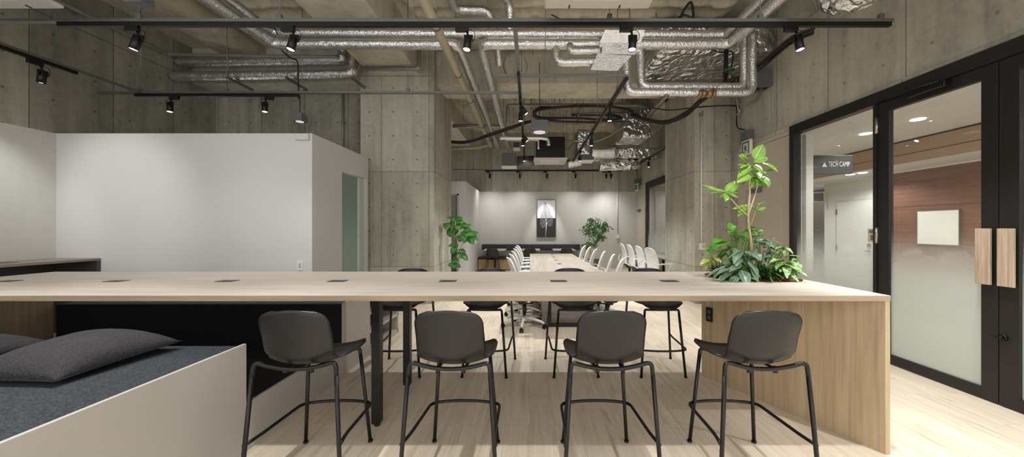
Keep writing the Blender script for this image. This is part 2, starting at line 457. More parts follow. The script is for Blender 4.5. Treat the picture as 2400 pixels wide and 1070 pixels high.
# ================================================================== THE SETTING
XW, XL, YB, ZC, ZP = 3.80, -6.53, 12.2, 4.9, 2.73
struct('floor', B().box(-6.75, 8.6, -2.2, 12.5, -.12, 0), M['floor'])
struct('ceiling', B().box(-6.75, 4.0, -2.2, 12.5, ZC, ZC+.2), M['concrete_soffit'])
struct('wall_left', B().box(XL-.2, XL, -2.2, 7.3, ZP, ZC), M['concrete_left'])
struct('wall_left_lower', B().box(XL-.2, XL+.006, -2.2, 4.7, 0, ZP), M['paint_concrete'])
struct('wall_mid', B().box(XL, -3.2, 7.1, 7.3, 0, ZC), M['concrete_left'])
struct('wall_rear', B().box(-4.0, XW, YB, YB+.2, ZP, ZC), M['concrete'])
struct('wall_rear_lower', B().box(-1.9, XW, YB-.01, YB+.2, 0, ZP), M['paint_concrete'])
struct('wall_right', B().box(XW, XW+.2, -2.2, YB, 2.91, ZC), M['concrete'])
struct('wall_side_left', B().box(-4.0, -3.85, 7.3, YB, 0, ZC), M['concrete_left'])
struct('pillar_left', B().box(-3.206, -1.817, 6.46, 7.88, 0, ZC), M['concrete_pillar'])
struct('pillar_right', B().box(3.117, 4.0, 6.46, 7.86, 0, ZC), M['concrete_pillar'])
struct('beam_left', B().box(-2.99, -2.09, -2.2, 6.47, 4.32, ZC+.02).box(-3.0, -2.09, 7.37, YB, 4.32, ZC+.02), M['concrete_soffit'])
struct('beam_cross', B().box(XL, XW, 6.6, 7.37, 4.225, ZC+.02), M['concrete_soffit'])
struct('beam_right', B().box(3.117, XW, 7.37, YB, 4.32, ZC+.02), M['concrete_soffit'])
# foam covered steel beam and foam covered ribbed deck
def lumpy(p, a=.02): return a*noise.noise(p*7)+a*.6*noise.noise(p*19)
def foam_beam(u, v):
    an = -PI*.5+(u-.5)*PI*1.1
    x = -5.435+.34*math.copysign(abs(math.sin(an+PI/2))**.6, math.sin(an+PI/2))
    z = ZC+.02-.30*max(0, math.cos(an+PI/2))**.35
    y = 1.5+v*5.1
    return V((x, y, z+lumpy(V((x, y, z)), .015)))
struct('beam_foam', B().grid(foam_beam, 22, 90), M['foam'])
def deck(x0, x1, y0, y1):
    def fn(u, v):
        x, y = x0+(x1-x0)*u, y0+(y1-y0)*v
        ed = min(1, min(u, 1-u)*(x1-x0)/.12, min(v, 1-v)*(y1-y0)/.1)
        r = .5+.5*math.sin(y*2*PI/.27+1.0*noise.noise(V((x*.8, y, 0))))
        return V((x, y, ZC-.012-ed*(.10*(r**.7)+.035*noise.noise(V((x*5, y*9, 1)))+.034*noise.noise(V((x*17, y*21, 3))))))
    return fn
struct('ceiling_foam_rear', B().grid(deck(-2.05, 3.08, 7.4, 12.1), 150, 230), M['foam'])
struct('ceiling_foam_front', B().grid(deck(-1.95, 3.2, 4.6, 6.55), 100, 70), M['foam'])
struct('ceiling_foam_side', B().grid(deck(-4.75, -3.35, 4.6, 6.3), 40, 60), M['foam'])
# round mouths of sleeves cast into the soffit and beam
for k, (x, y, zc) in enumerate(((.62, 8.3, ZC-.07), (.55, 9.6, ZC-.07), (.7, 11.0, ZC-.07))):
    struct('trim_%d' % (k+1), B().box(x-.42, x+.42, y-.22, y+.22, zc-.05, zc+.05, .045), M['concrete_soffit'])
struct('trim_4', B().cyl((-.28, 6.61, 4.55), (-.28, 6.5, 4.55), .24, .2, 28), M['concrete_soffit'])
struct('trim_5', B().box(XW-.012, XW, 4.94, 6.5, 2.86, 2.925).box(XW-.02, XW+.01, -2.2, 4.95, 2.895, 2.935), M['concrete'])

# white room within the room
struct('wall_partition_front', B().box(XL, -3.0, 4.70, 4.80, 0, ZP), M['paint'])
struct('wall_partition_side', B().box(-3.1, -3.0, 4.80, 5.45, 0, ZP).box(-3.1, -3.0, 5.45, 6.25, 2.33, ZP), M['paint'])
struct('wall_partition_rear', B().box(XL, -3.0, 6.25, 6.33, 0, ZP), M['paint'])
struct('ceiling_partition', B().box(XL, -3.11, 4.81, 6.24, ZP-.12, ZP-.04), M['paint'])
d = struct('door_1', B().box(-3.075, -3.06, 5.46, 6.05, .01, 2.32), M['glassbox'], label='green tinted glass door')
struct('trim_6', B().box(-3.09, -3.03, 6.07, 6.24, 0, 2.325, .004), plain('pale_green_edge', (186, 200, 190), .3))
# far white partition with a doorway
struct('wall_far_partition', B().box(-2.0, -1.78, 9.5, YB, 0, ZP).box(-3.84, -2.7, 9.5, 9.62, 0, ZP).box(-2.7, -2.0, 9.5, 9.62, 2.36, ZP), M['paint'])
d2 = struct('door_2', B().box(-2.68, -2.02, 9.545, 9.585, .01, 2.34), plain('grey_door', (150, 145, 136), .5))
struct('frame', B().box(-2.03, -1.98, 9.485, 9.6, 0, 2.38).box(-2.72, -1.98, 9.485, 9.6, 2.34, 2.38), M['white'], d2)
struct('panel', B().box(-2.4, -2.04, 9.53, 9.55, .02, .95), M['greydark'], d2, label='dark lower panel')

# beige panelled wall with a flush door, beside the glass front
struct('wall_right_panel', B().box(XW+.03, XW+.14, 4.94, 6.24, 0, 2.80).box(XW+.02, XW+.14, 4.94, 6.24, 2.808, 2.91), M['beige'])
struct('wall_right_return', B().box(XW, XW+.14, 6.24, 6.5, 0, 2.91), M['concrete'])
d3 = struct('door_3', B().box(XW+.022, XW+.05, 5.15, 6.02, .01, 2.1), M['beige'])
struct('door_closer', B().box(XW-.03, XW+.02, 5.62, 5.9, 2.02, 2.09, .008).box(XW-.012, XW+.0, 5.45, 5.65, 2.095, 2.107), M['greybox'], d3)
struct('reveal', B().box(XW+.018, XW+.03, 6.02, 6.028, 0, 2.11), M['greypipe'], d3)
# painted panel past the far window
struct('wall_right_far', B().box(XW-.004, XW+.14, 11.1, YB, 0, 2.91), M['beige'])
d4 = struct('door_4', B().box(XW-.03, XW-.004, 11.18, 11.95, .01, 2.1), M['beige'])
struct('door_closer', B().box(XW-.09, XW-.03, 11.6, 11.85, 2.0, 2.08, .008), M['greybox'], d4)

# glazed front
xa, xb = XW-.045, XW+.06
w1 = struct('window_1', B().box(xa, xb, 3.703, 4.943, 2.766, 2.895).box(xa, xb, 4.86, 4.943, 0, 2.766)
            .box(xa, xb, 3.703, 3.737, 0, 2.766).box(xa, xb, 3.737, 4.86, 0, .09), M['blackframe'])
struct('glass_pane', B().box(XW-.004, XW+.004, 3.737, 4.86, .09, 2.766), M['glassdoor'], w1)
struct('trim_7', B().box(xa, xb, 0.2, 3.703, 2.772, 2.895), M['blackframe'])
def leaf_door(name, y0, y1, far_stile, near_stile):
    x0, x1 = XW-.03, XW+.02
    d = struct(name, B().box(x0, x1, y1-far_stile, y1, .012, 2.765, .002).box(x0, x1, y0, y0+near_stile, .012, 2.765, .002)
               .box(x0, x1, y0+near_stile, y1-far_stile, 2.66, 2.765, .002).box(x0, x1, y0+near_stile, y1-far_stile, .012, .102, .002), M['blackframe'])
    struct('glass_pane', B().box(XW-.008, XW, y0+near_stile, y1-far_stile, .102, 2.66), M['glassdoor'], d)
    return d
d5 = leaf_door('door_5', 2.749, 3.700, .115, .104)
d6 = leaf_door('door_6', 1.79, 2.743, .115, .096)
struct('pull_handle', B().box(3.733, 3.755, 2.772, 2.866, .962, 1.421, .003), M['oakpull'], d5, label='limed oak pull plank')
struct('handle_post', B().cyl((3.75, 2.80, 1.06), (3.775, 2.80, 1.06), .008).cyl((3.75, 2.80, 1.32), (3.775, 2.80, 1.32), .008), M['blackframe'], d5)
struct('pull_handle', B().box(3.733, 3.755, 2.637, 2.731, .962, 1.421, .003), M['oakpull'], d6, label='limed oak pull plank')
struct('handle_post', B().cyl((3.75, 2.69, 1.06), (3.775, 2.69, 1.06), .008).cyl((3.75, 2.69, 1.32), (3.775, 2.69, 1.32), .008), M['blackframe'], d6)
struct('lock', B().cyl((3.77, 2.715, .553), (3.752, 2.715, .553), .026, .024, 20).cyl((3.752, 2.715, .553), (3.735, 2.715, .553), .012, .010, 14).box(3.728, 3.74, 2.70, 2.76, .545, .561, .004), M['track'], d6)
struct('door_closer', B().box(3.70, 3.77, 3.05, 3.36, 2.70, 2.755, .008).tube([(3.72, 3.1, 2.76), (3.66, 3.42, 2.775), (3.74, 3.66, 2.79)], .011, 8), M['track'], d5)
for z in (2.45, 1.26):
    struct('hinge', B().cyl((3.765, 3.708, z), (3.765, 3.708, z+.17), .015, None, 12).cyl((3.765, 3.708, z+.08), (3.765, 3.708, z+.09), .0165, None, 12), M['steel'], d5)
struct('notice', B().box(3.79, 3.793, 3.75, 3.83, 1.27, 1.42), plain('pale_notice', (206, 198, 180), .5), w1)
struct('notice_print', B().box(3.7885, 3.7905, 3.765, 3.815, 1.37, 1.405).box(3.7885, 3.7905, 3.765, 3.80, 1.29, 1.35), plain('notice_grey', (120, 112, 96), .5), w1)
# far window behind the right pillar
w2 = struct('window_2', B().box(xa, xb, 7.9, 11.1, 2.70, 2.90).box(xa, xb, 11.0, 11.1, .62, 2.7).box(xa, xb, 7.9, 11.0, .55, .62), M['blackframe'])
struct('glass_pane', B().box(XW-.004, XW+.004, 7.9, 11.0, .62, 2.7), M['glassdoor'], w2)
struct('wall_right_sill', B().box(XW, XW+.14, 7.86, 11.1, 0, .55), M['beige'])

# corridor beyond the glass
struct('ceiling_corridor', B().box(XW+.2, 6.5, -1.5, 12.4, 2.94, 3.0), M['corridor'])
struct('soffit_corridor', B().box(6.5, 8.6, -1.5, 12.4, 2.556, 2.62), M['corridor'])
struct('trim_8', B().box(6.47, 6.52, -1.5, 12.4, 2.556, 2.915), M['bulkhead'])
struct('trim_9', B().box(6.465, 6.49, -1.5, 12.4, 2.915, 2.94).box(6.466, 6.48, -1.5, 12.4, 2.693, 2.702), M['darkline'])
struct('trim_10', B().box(7.375, 7.4, -1.5, 8.58, 2.53, 2.556), M['whiteplastic'])
struct('wall_corridor_side', B().box(7.4, 7.6, 7.12, 8.58, 0, 2.56), M['corridor'])
bw = struct('wall_corridor_wood', B().box(7.4, 7.6, -1.5, 7.12, 0, 2.56), M['brownwood'])
struct('reveal', B().box(7.396, 7.41, -1.5, 7.12, 1.145, 1.152).box(7.396, 7.41, -1.5, 7.12, 1.845, 1.852), M['darkline'], bw)
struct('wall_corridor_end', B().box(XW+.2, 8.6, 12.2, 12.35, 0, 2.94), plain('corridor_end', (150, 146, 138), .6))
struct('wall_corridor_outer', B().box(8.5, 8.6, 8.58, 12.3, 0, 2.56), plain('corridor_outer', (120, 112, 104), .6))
struct('pillar_corridor', B().box(4.452, 4.566, 5.5, 6.3, 0, 2.94), M['corridor'])
struct('trim_11', B().box(4.36, 4.395, 5.52, 5.62, 0, 2.94), M['whiteplastic'])
struct('wall_corridor_screen', B().box(3.96, 4.36, 5.56, 5.62, 0, 2.94), plain('grey_screen', (112, 112, 110), .4))
d7 = struct('door_7', B().box(7.385, 7.41, 7.345, 8.222, .01, 2.06), M['corridor'])
struct('reveal', B().box(7.38, 7.396, 7.337, 7.345, 0, 2.07).box(7.38, 7.396, 8.222, 8.23, 0, 2.07).box(7.38, 7.396, 7.337, 8.23, 2.06, 2.068), plain('door_gap', (168, 166, 158), .6), d7)
struct('lever_handle', B().box(7.35, 7.385, 7.39, 7.44, 1.02, 1.09).cyl((7.385, 7.415, .93), (7.34, 7.415, .93), .012).box(7.335, 7.35, 7.37, 7.47, .92, .94), M['steel'], d7)
for z in (1.75, .9): struct('hinge', B().box(7.372, 7.386, 8.2, 8.235, z, z+.13), M['steel'], d7)
b = solo('whiteboard', B().box(7.375, 7.395, 5.87, 6.50, 1.13, 1.745, .004), M['board'], 'small square whiteboard on the brown wood wall behind the glass door', 'whiteboard')
part('frame', B().box(7.37, 7.396, 5.855, 5.87, 1.115, 1.76).box(7.37, 7.396, 6.50, 6.515, 1.115, 1.76).box(7.37, 7.396, 5.87, 6.50, 1.745, 1.76).box(7.37, 7.396, 5.87, 6.50, 1.115, 1.13), M['steel'], b)
# hanging sign with lettering, seen through the fixed pane
t = thing('hanging_sign', 'dark grey sign with white triangle and lettering behind the fixed glass pane', 'sign', (4.9, 5.53, 2.30))
part('board', B().box(4.566, 5.20, 5.50, 5.56, 2.30, 2.60, .003), M['sign'], t)
def text(body, size, loc, rot, mat, parent, sx=1.0, name='lettering', ext=.0015):
    cu = bpy.data.curves.new(name, 'FONT'); cu.body = body; cu.size = size; cu.extrude = ext; cu.align_x = 'LEFT'
    tmp = bpy.data.objects.new('tmp', cu); C.objects.link(tmp)
    me = bpy.data.meshes.new_from_object(tmp.evaluated_get(bpy.context.evaluated_depsgraph_get()))
    bpy.data.objects.remove(tmp)
    me.materials.append(mat)
    wd = max(v.co.x for v in me.vertices); sx = sx/wd
    me.transform(Matrix.Translation(V(loc)) @ Matrix.Rotation(rot[2], 4, 'Z') @ Matrix.Rotation(rot[0], 4, 'X') @ Matrix.Diagonal((sx, 1, 1, 1)))
    o = bpy.data.objects.new(name, me); C.objects.link(o)
    me.transform(Matrix.Translation(-ORG[parent.name])); o.parent = parent; return o
text('TECH CAMP', .112, (4.806, 5.497, 2.418), (PI/2, 0, 0), M['signtext'], t, .343)
part('triangle_mark', B().prism([(4.70, 2.412), (4.785, 2.412), (4.7425, 2.487)], 'y', 5.494, 5.50), plain('triangle_grey', (196, 196, 192), .5), t)

t = thing('room_sign', 'small navy sign with cream border at the end of the corridor', 'sign', (7.15, 8.5, 2.0))
part('board', B().box(7.05, 7.36, 8.48, 8.52, 2.07, 2.33), plain('sign_cream', (196, 180, 140), .5), t)
part('face', B().box(7.05, 7.29, 8.474, 8.482, 2.1, 2.3), plain('sign_navy', (52, 58, 84), .5), t)
t = thing('potted_shrub', 'small green shrub at the end of the corridor beyond the glass', 'plant', (7.9, 9.7, 0))
part('pot', B().lathe([(.14, 0), (.19, .4), (.17, .4)], (7.9, 9.7, 0)), M['pot'], t)
b = B()
for i in range(60):
    p = V((7.9, 9.7, 1.3))+V((random.gauss(0, .12), random.gauss(0, .12), random.gauss(0, .22)))
    b.leaf(p, V((random.gauss(0, 1), random.gauss(0, 1), random.gauss(.2, .6))), V((0, 0, 1)), .13, .07)
part('foliage', b, M['deep'], t)
part('stem', B().tube([(7.9, 9.7, .35), (7.9, 9.7, 1.4)], .012, 6), M['bark'], t)
for k, (x, y, z) in enumerate(((5.38, 5.47, 2.94), (5.40, 4.75, 2.94), (6.73, 7.17, 2.556), (6.78, 6.96, 2.556), (5.35, 3.2, 2.94), (5.35, 1.6, 2.94))):
    if k < 4:
        b = solo('recessed_downlight', B().cyl((x, y, z), (x, y, z-.008), .075, None, 24), M['cordisc'],
             ('recessed round downlight in corridor ceiling above the hanging sign', 'recessed round downlight in corridor ceiling just above the glass door',
              'recessed round downlight in the low soffit, farther of two', 'recessed round downlight in the low soffit, nearer of two')[k], 'downlight', 'corridor downlights')
# ================================================================== THE TALL COUNTER AND ITS STOOLS
def stool_shell(H, mat, root, seat=.66, top=.99, z0=0.0):
    """one moulded seat and back, facing +Y"""
    prof = [V((0, y, z)) for y, z in ((.225, seat-.012), (.205, seat+.002), (.15, seat+.004), (.05, seat-.004), (-.06, seat-.004),
            (-.125, seat+.006), (-.175, seat+.038), (-.205, seat+.09), (-.222, seat+.16), (-.236, seat+.24), (-.247, top))]
    prof = smooth_path(prof, 4); n = len(prof)-1
    L = [0]
    for a, b in zip(prof, prof[1:]): L.append(L[-1]+(b-a).length)
    T = L[-1]
    def fn(u, v):
        x = v*n; i = min(n-1, int(x)); p = prof[i].lerp(prof[i+1], x-i); s = L[i]+(L[i+1]-L[i])*(x-i)
        bk = min(1, max(0, (s/T-.42)/.2)); bk = bk*bk*(3-2*bk)
        hw = .222*(1-bk)+.187*bk-.012*max(0, (s/T-.7))
        if .40 < s/T < .66: hw -= .012*math.sin((s/T-.40)/.26*PI)
        for dist, rc in ((s, .10), (T-s, .07)):
            if dist < rc: hw -= rc-math.sqrt(max(0, rc*rc-(rc-dist)**2))
        a = (u-.5)*2
        p = p.copy(); p.x = a*hw
        q = abs(a)**2.2
        p.z += .033*q*(1-bk)*min(1, s/.04+.35)-.013*q*bk*max(0, min(1, (s/T-.7)/.3)); p.y += .05*q*bk*(1-.5*min(1, max(0, (s/T-.78)/.2)))
        if .3 < s/T < .62: p.z += .012*q
        return p
    b = B().grid(fn, 22, 56)
    return b
def shell_parts(root, H=0):
    o = part('seat_shell', stool_shell(H, M['blackplastic'], root, *H), M['blackplastic'], root)
    m = o.modifiers.new('thick', 'SOLIDIFY'); m.thickness = .011; m.offset = 0
    return o
def make_stool():
    t = thing('bar_stool', 'x', 'bar stool', (0, 0, 0))
    shell_parts(t, (.662, .99))
    r = .0115
    fl = lambda s: V((s*.212, .2375, 0)); rl = lambda s: V((s*.262, -.2375, 0))
    for s in (-1, 1):
        part('leg', B().tube([fl(s), (s*.166, .195, .60)], r).cyl(fl(s), fl(s)+V((0, 0, .012)), .015), M['blackmetal'], t)
        part('leg', B().tube([rl(s), (s*.222, -.205, .63)], r).cyl(rl(s), rl(s)+V((0, 0, .012)), .015), M['blackmetal'], t)
    part('front_arch', B().tube([(-.166, .195, .60), (-.163, .192, .638), (-.10, .185, .634), (0, .182, .632), (.10, .185, .634), (.163, .192, .638), (.166, .195, .60)], r, fil=.03), M['blackmetal'], t)
    arch = [V((-.222, -.205, .63)), V((-.216, -.20, .705)), V((-.15, -.195, .682)), V((-.07, -.19, .664)), V((0, -.19, .66)), V((.07, -.19, .664)), V((.15, -.195, .682)), V((.216, -.20, .705)), V((.222, -.205, .63))]
    part('rear_arch', B().tube(arch, r, fil=.045, nf=7), M['blackmetal'], t)
    part('under_rail', B().tube([(-.07, -.188, .655), (-.08, 0, .642), (-.09, .183, .638)], .008, 8).tube([(.07, -.188, .655), (.08, 0, .642), (.09, .183, .638)], .008, 8)
         .cyl((-.07, -.17, .635), (-.07, -.17, .668), .012).cyl((.07, -.17, .635), (.07, -.17, .668), .012), M['blackmetal'], t)
    ring = [V((-.252, -.226, .272)), V((-.236, -.13, .272)), V((-.228, .232, .262)), V((-.10, .262, .262)), V((0, .266, .262)), V((.10, .262, .262)), V((.228, .232, .262)), V((.236, -.13, .272)), V((.252, -.226, .272))]
    part('footrest', B().tube(ring, .0095, fil=.05), M['blackmetal'], t)
    return t
proto = make_stool()
SX = (-1.27, -.43, .436, 1.273)
near = ('black bar stool seen from behind beside the black carpeted foot well',
        'black bar stool seen from behind, just right of the black steel counter leg',
        'black bar stool seen from behind, in line with the conference table',
        'black bar stool seen from behind, in front of the wood end panel')
far = ('black bar stool on the far side of the counter, behind the steel counter legs',
       'black bar stool on the far side of the counter, before the partition row of chairs',
       'black bar stool on the far side of the counter, before the conference table end',
       'black bar stool on the far side of the counter, nearest the planter')
for i, x in enumerate(SX):
    place(proto, i == 0, (x, 2.036, 0), (0.03, -.02, .015, -.02)[i], near[i], 'bar stools along the counter')
for i, x in enumerate(SX):
    place(proto, False, (x+(0, 0, -.0, .0)[i], 3.49, 0), PI+(0.02, -.03, .02, 0)[i], far[i], 'bar stools along the counter')

cnt = thing('tall_counter', 'long pale ash bar counter with stools on both sides and an angled end panel', 'counter', (-1.2, 2.74, 0))
HX = [(-4.64, 2.145), (2.266, 2.145), (2.266, 3.335), (-4.64, 3.335)]
def counter_top():
    b = B()
    # the slab leaves a rounded planting opening near its glass side
    n = 28; cx, cy, rx, ry = 1.93, 2.985, .355, .31
    hole = [(cx+rx*math.copysign(abs(math.cos(2*PI*k/n))**.8, math.cos(2*PI*k/n)), cy+ry*math.copysign(abs(math.sin(2*PI*k/n))**.8, math.sin(2*PI*k/n))) for k in range(n)]
    x0, x1, y0, y1, za, zb = -4.64, 2.266, 2.145, 3.335, .965, 1.0
    out = []
    for (x, y) in hole:
        dx, dy = x-cx, y-cy; kx = ((x1 if dx > 0 else 1.5)-cx)/dx if abs(dx) > 1e-6 else 1e9; ky = ((y1 if dy > 0 else y0)-cy)/dy if abs(dy) > 1e-6 else 1e9
        k = min(kx, ky); out.append((cx+dx*k, cy+dy*k))
    for zz in (za, zb):
        H = [b.bm.verts.new((x, y, zz)) for x, y in hole]; O = [b.bm.verts.new((x, y, zz)) for x, y in out]
        for i in range(n):
            j = (i+1) % n
            b.bm.faces.new([H[i], H[j], O[j], O[i]])
            c = [p for p in ((x1, y0), (x1, y1), (1.5, y0), (1.5, y1)) if (min(out[i][0], out[j][0])-1e-6 <= p[0] <= max(out[i][0], out[j][0])+1e-6) and (min(out[i][1], out[j][1])-1e-6 <= p[1] <= max(out[i][1], out[j][1])+1e-6)]
            for p in c[:1]:
                if abs(out[i][0]-out[j][0]) > 1e-5 and abs(out[i][1]-out[j][1]) > 1e-5:
                    b.bm.faces.new([O[i], O[j], b.bm.verts.new((p[0], p[1], zz))])
        if zz == za: HA = H
        else: HB = H
    for i in range(n):
        j = (i+1) % n; b.bm.faces.new([HA[i], HA[j], HB[j], HB[i]])
    b.bm.faces.new([b.bm.verts.new(p) for p in ((1.5, y0, za), (x1, y0, za), (x1, y0, zb), (1.5, y0, zb))])
    b.bm.faces.new([b.bm.verts.new(p) for p in ((1.5, y1, za), (x1, y1, za), (x1, y1, zb), (1.5, y1, zb))])
    b.bm.faces.new([b.bm.verts.new(p) for p in ((x1, y0, za), (x1, y1, za), (x1, y1, zb), (x1, y0, zb))])
    b.box(x0, 1.5, y0, y1, za, zb)
    return b
part('countertop', counter_top(), M['ash_x'], cnt)
part('edge_shade', B().box(-4.64, 2.266, 2.1435, 2.1455, .9655, .9985), M['ash_shade'], cnt, 'tan front edge with shade in its colour')  # thin strip whose darker tan puts the front edge's shade into colour
# angled end panel
pa, pb = V((2.266, 2.147, 0)), V((1.655, 3.31, 0))
part('end_panel', B().prism([(2.236, 2.147), (2.266, 2.147), (1.700, 3.31), (1.665, 3.31)], 'z', 0, .965), M['ash_z'], cnt)
part('side_panel', B().box(2.236, 2.266, 2.20, 3.31, 0, .965).box(1.70, 2.236, 3.28, 3.31, 0, .965), M['ash_z'], cnt)
part('end_panel', B().box(-4.64, -4.605, 2.185, 3.30, 0, .965), M['ash_z'], cnt)
for y in (2.47, 3.08):
    part('leg', B().box(-1.135, -1.075, y-.03, y+.03, .02, .965, .003).cyl((-1.105, y, 0), (-1.105, y, .02), .02), M['blackmetal'], cnt)
for x in (20, 274, 533, 792, 1050, 1309, 1568):
    X = (x-CX)*2.735/F
    f = part('cable_flap', B().box(X-.066, X+.066, 2.69, 2.775, .9985, 1.0035, .001), M['greydark'], cnt)
    part('finger_gap', B().box(X-.05, X+.05, 2.69, 2.70, 1.0030, 1.0042), M['track'], f)
d = (pb-pa).normalized(); q = V((-d.y, d.x, 0))
c = W(1658, 842, 3.24)
Rm = Matrix.Translation(V((1.695, 3.22, .61))) @ Matrix.Rotation(math.atan2(d.y, d.x), 4, 'Z')
o = part('power_outlet', B().box(-.032, .032, .0, .010, -.065, .065, .002, Rm), M['track'], cnt)
part('socket', B().box(-.016, .016, .008, .013, .008, .045, .001, Rm).box(-.016, .016, .008, .013, -.045, -.008, .001, Rm), M['greydark'], o)

# ------------------------------------------------------------------ carpeted bench tiers on the left
xr = -1.807
t = thing('carpeted_bench', 'low white platform bench topped with charcoal carpet in front of the counter', 'bench', (-3.2, 1.4, 0))
part('side_board', B().box(xr-.02, xr, -.4, 2.176, 0, .688, .0015), M['white'], t, 'white laminate side board')
part('body', B().box(-6.4, xr-.021, -.4, 2.17, 0, .64), M['black'], t)
part('carpet', B().box(-6.4, xr-.021, -.4, 2.172, .64, .676, .006), M['carpet'], t)
t = thing('foot_well', 'sunken black carpeted foot well under the counter with white kick board', 'platform', (-3.2, 2.74, 0))
part('kick_board', B().box(xr-.02, xr, 2.178, 3.308, 0, .305, .001), M['white'], t, 'white kick board')
part('well_floor', B().box(-4.60, xr-.021, 2.178, 3.30, 0, .30), M['black'], t)
t = thing('rear_bench', 'white platform bench with charcoal carpet top and open shelves behind the counter', 'bench', (-3.2, 4.0, 0))
part('carpet', B().box(-4.6, xr-.021, 3.345, 4.69, .655, .684, .004), M['carpet'], t)
part('back_face', B().box(-4.6, xr-.021, 3.312, 3.345, .0, .684), M['black'], t, 'black felt front face')
part('body', B().box(-4.6, -2.2, 3.345, 4.69, 0, .655).box(-2.2, xr-.021, 3.345, 3.84, 0, .655), M['white'], t)
part('side_board', B().box(xr-.02, xr, 3.312, 3.86, 0, .697, .0015).box(xr-.02, xr, 3.86, 4.69, .64, .697), M['white'], t, 'white laminate side board')
part('shelf', B().box(-2.2, xr, 3.86, 4.68, .0, .05), M['white'], t)
part('shelf', B().box(-2.2, xr, 3.86, 4.68, .235, .265), M['white'], t)
part('shelf', B().box(-2.2, xr, 3.86, 4.68, .445, .475), M['white'], t)
part('divider', B().box(-2.2, xr, 4.66, 4.69, 0, .655), M['white'], t)

# cushions
def pillow(cs, th, name, label):
    a, b_, c_, d_ = [V(p) for p in cs]; bb = B()
    def pt(u, v, sgn):
        p = a*(1-u)*(1-v)+b_*u*(1-v)+c_*u*v+d_*(1-u)*v
        e = (max(0, 1-abs(2*u-1)**2.6)*max(0, 1-abs(2*v-1)**2.6))**.55
        cc = sum((V(k) for k in cs), V())/4
        pin = .05*(1-abs(2*u-1)**2)*(abs(2*v-1)**6)+.05*(1-abs(2*v-1)**2)*(abs(2*u-1)**6)
        p = p.lerp(cc, pin)
        w = noise.noise(p*5)*.012*e+noise.noise(V((p.x*22, p.y*7, 0)))*.004*e
        if sgn > 0: p.z += th*e+w+ .045*(1-e)*.6
        else: p.z += .03*(1-e)*1.0-.0*e
        return p
    bb.grid(lambda u, v: pt(u, v, 1), 44, 44); bb.grid(lambda u, v: pt(u, v, -1), 44, 44)
    bmesh.ops.remove_doubles(bb.bm, verts=bb.bm.verts[:], dist=.004)
    o = solo(name, bb, M['cushion'], label, 'cushion', 'floor cushions on the carpet bench')
    rim = []
    for k in range(81):
        s = k/80*4; e = int(s) % 4; f = s-int(s)
        u, v = ((f, 0), (1, f), (1-f, 1), (0, 1-f))[e] if k < 80 else (0, 0)
        rim.append(pt(u, v, 1)+V((0, 0, .0)))
    part('seam', B().tube(rim, .0035, 6), M['black'], o)
pillow([(-2.74, 1.60, .676), (-2.225, 1.60, .676), (-2.155, 2.11, .70), (-2.70, 2.15, .69)], .155, 'floor_cushion', 'large dark slub cushion lying on the carpet bench, fully in view')
pillow([(-3.46, 1.62, .676), (-2.96, 1.60, .676), (-2.90, 2.10, .69), (-3.42, 2.13, .69)], .13, 'floor_cushion', 'dark slub cushion at the far left of the bench, mostly cut off')

# wall desk on the left
t = thing('wall_desk', 'tall ash wall counter against the white concrete side wall with grey panels below', 'desk', (-6.2, 3.2, 0))
part('desktop', B().box(XL+.01, -5.90, 1.2, 4.69, .985, 1.015, .001), M['ash_y'], t)
part('end_panel', B().box(XL+.02, -5.905, 4.655, 4.69, 0, .985), M['greydark'], t)
part('back_panel', B().box(XL+.01, XL+.05, 1.2, 4.655, 0, .985), M['greydark'], t)
part('cable_flap', B().box(-6.26, -6.17, 3.95, 4.12, 1.014, 1.019), M['greydark'], t)
# switch and sounder on the white partition
t = thing('wall_socket', 'small white socket plate on the white partition just above the counter', 'socket', W(703, 622, 4.695))
c = W(703, 622, 4.695)
part('plate', B().box(c.x-.037, c.x+.037, c.y-.004, c.y+.005, c.z-.062, c.z+.062, .002), M['whiteplastic'], t)
part('socket', B().box(c.x-.013, c.x+.013, c.y-.008, c.y-.003, c.z-.035, c.z+.035, .001), M['white'], t)
c = W(711, 321, 4.69)
t = thing('vent_cover', 'small white cover box at the top corner of the white partition', 'vent', c)
part('body', B().box(c.x-.10, c.x+.085, c.y-.03, c.y+.01, c.z-.045, c.z+.045, .006), M['paint'], t)
part('screw', B().cyl((c.x+.06, c.y-.03, c.z-.03), (c.x+.06, c.y-.034, c.z-.03), .005).cyl((c.x-.07, c.y-.03, c.z-.03), (c.x-.07, c.y-.034, c.z-.03), .005), M['steel'], t)

# ================================================================== CONFERENCE TABLE AND WHITE CHAIRS
t = thing('conference_table', 'long pale ash conference table lined with white chairs beyond the counter', 'table', (.585, 7.0, 0))
part('tabletop', B().box(0, 1.17, 4.62, 9.5, .692, .722, .001), M['ash_y'], t)
part('base_box', B().box(.185, .86, 5.27, 8.9, 0, .66), M['ash_x'], t)
f = part('foot_frame', B().box(.27, .92, 4.925, 4.985, .0, .05, .003).box(.27, .31, 4.93, 4.97, .05, .692).box(.88, .92, 4.93, 4.97, .05, .692), M['blackmetal'], t)
for y in (9.07, 8.36, 7.57, 6.76):
    part('cable_port', B().box(.55, .62, y-.05, y+.05, .7215, .7255), M['track'], t)

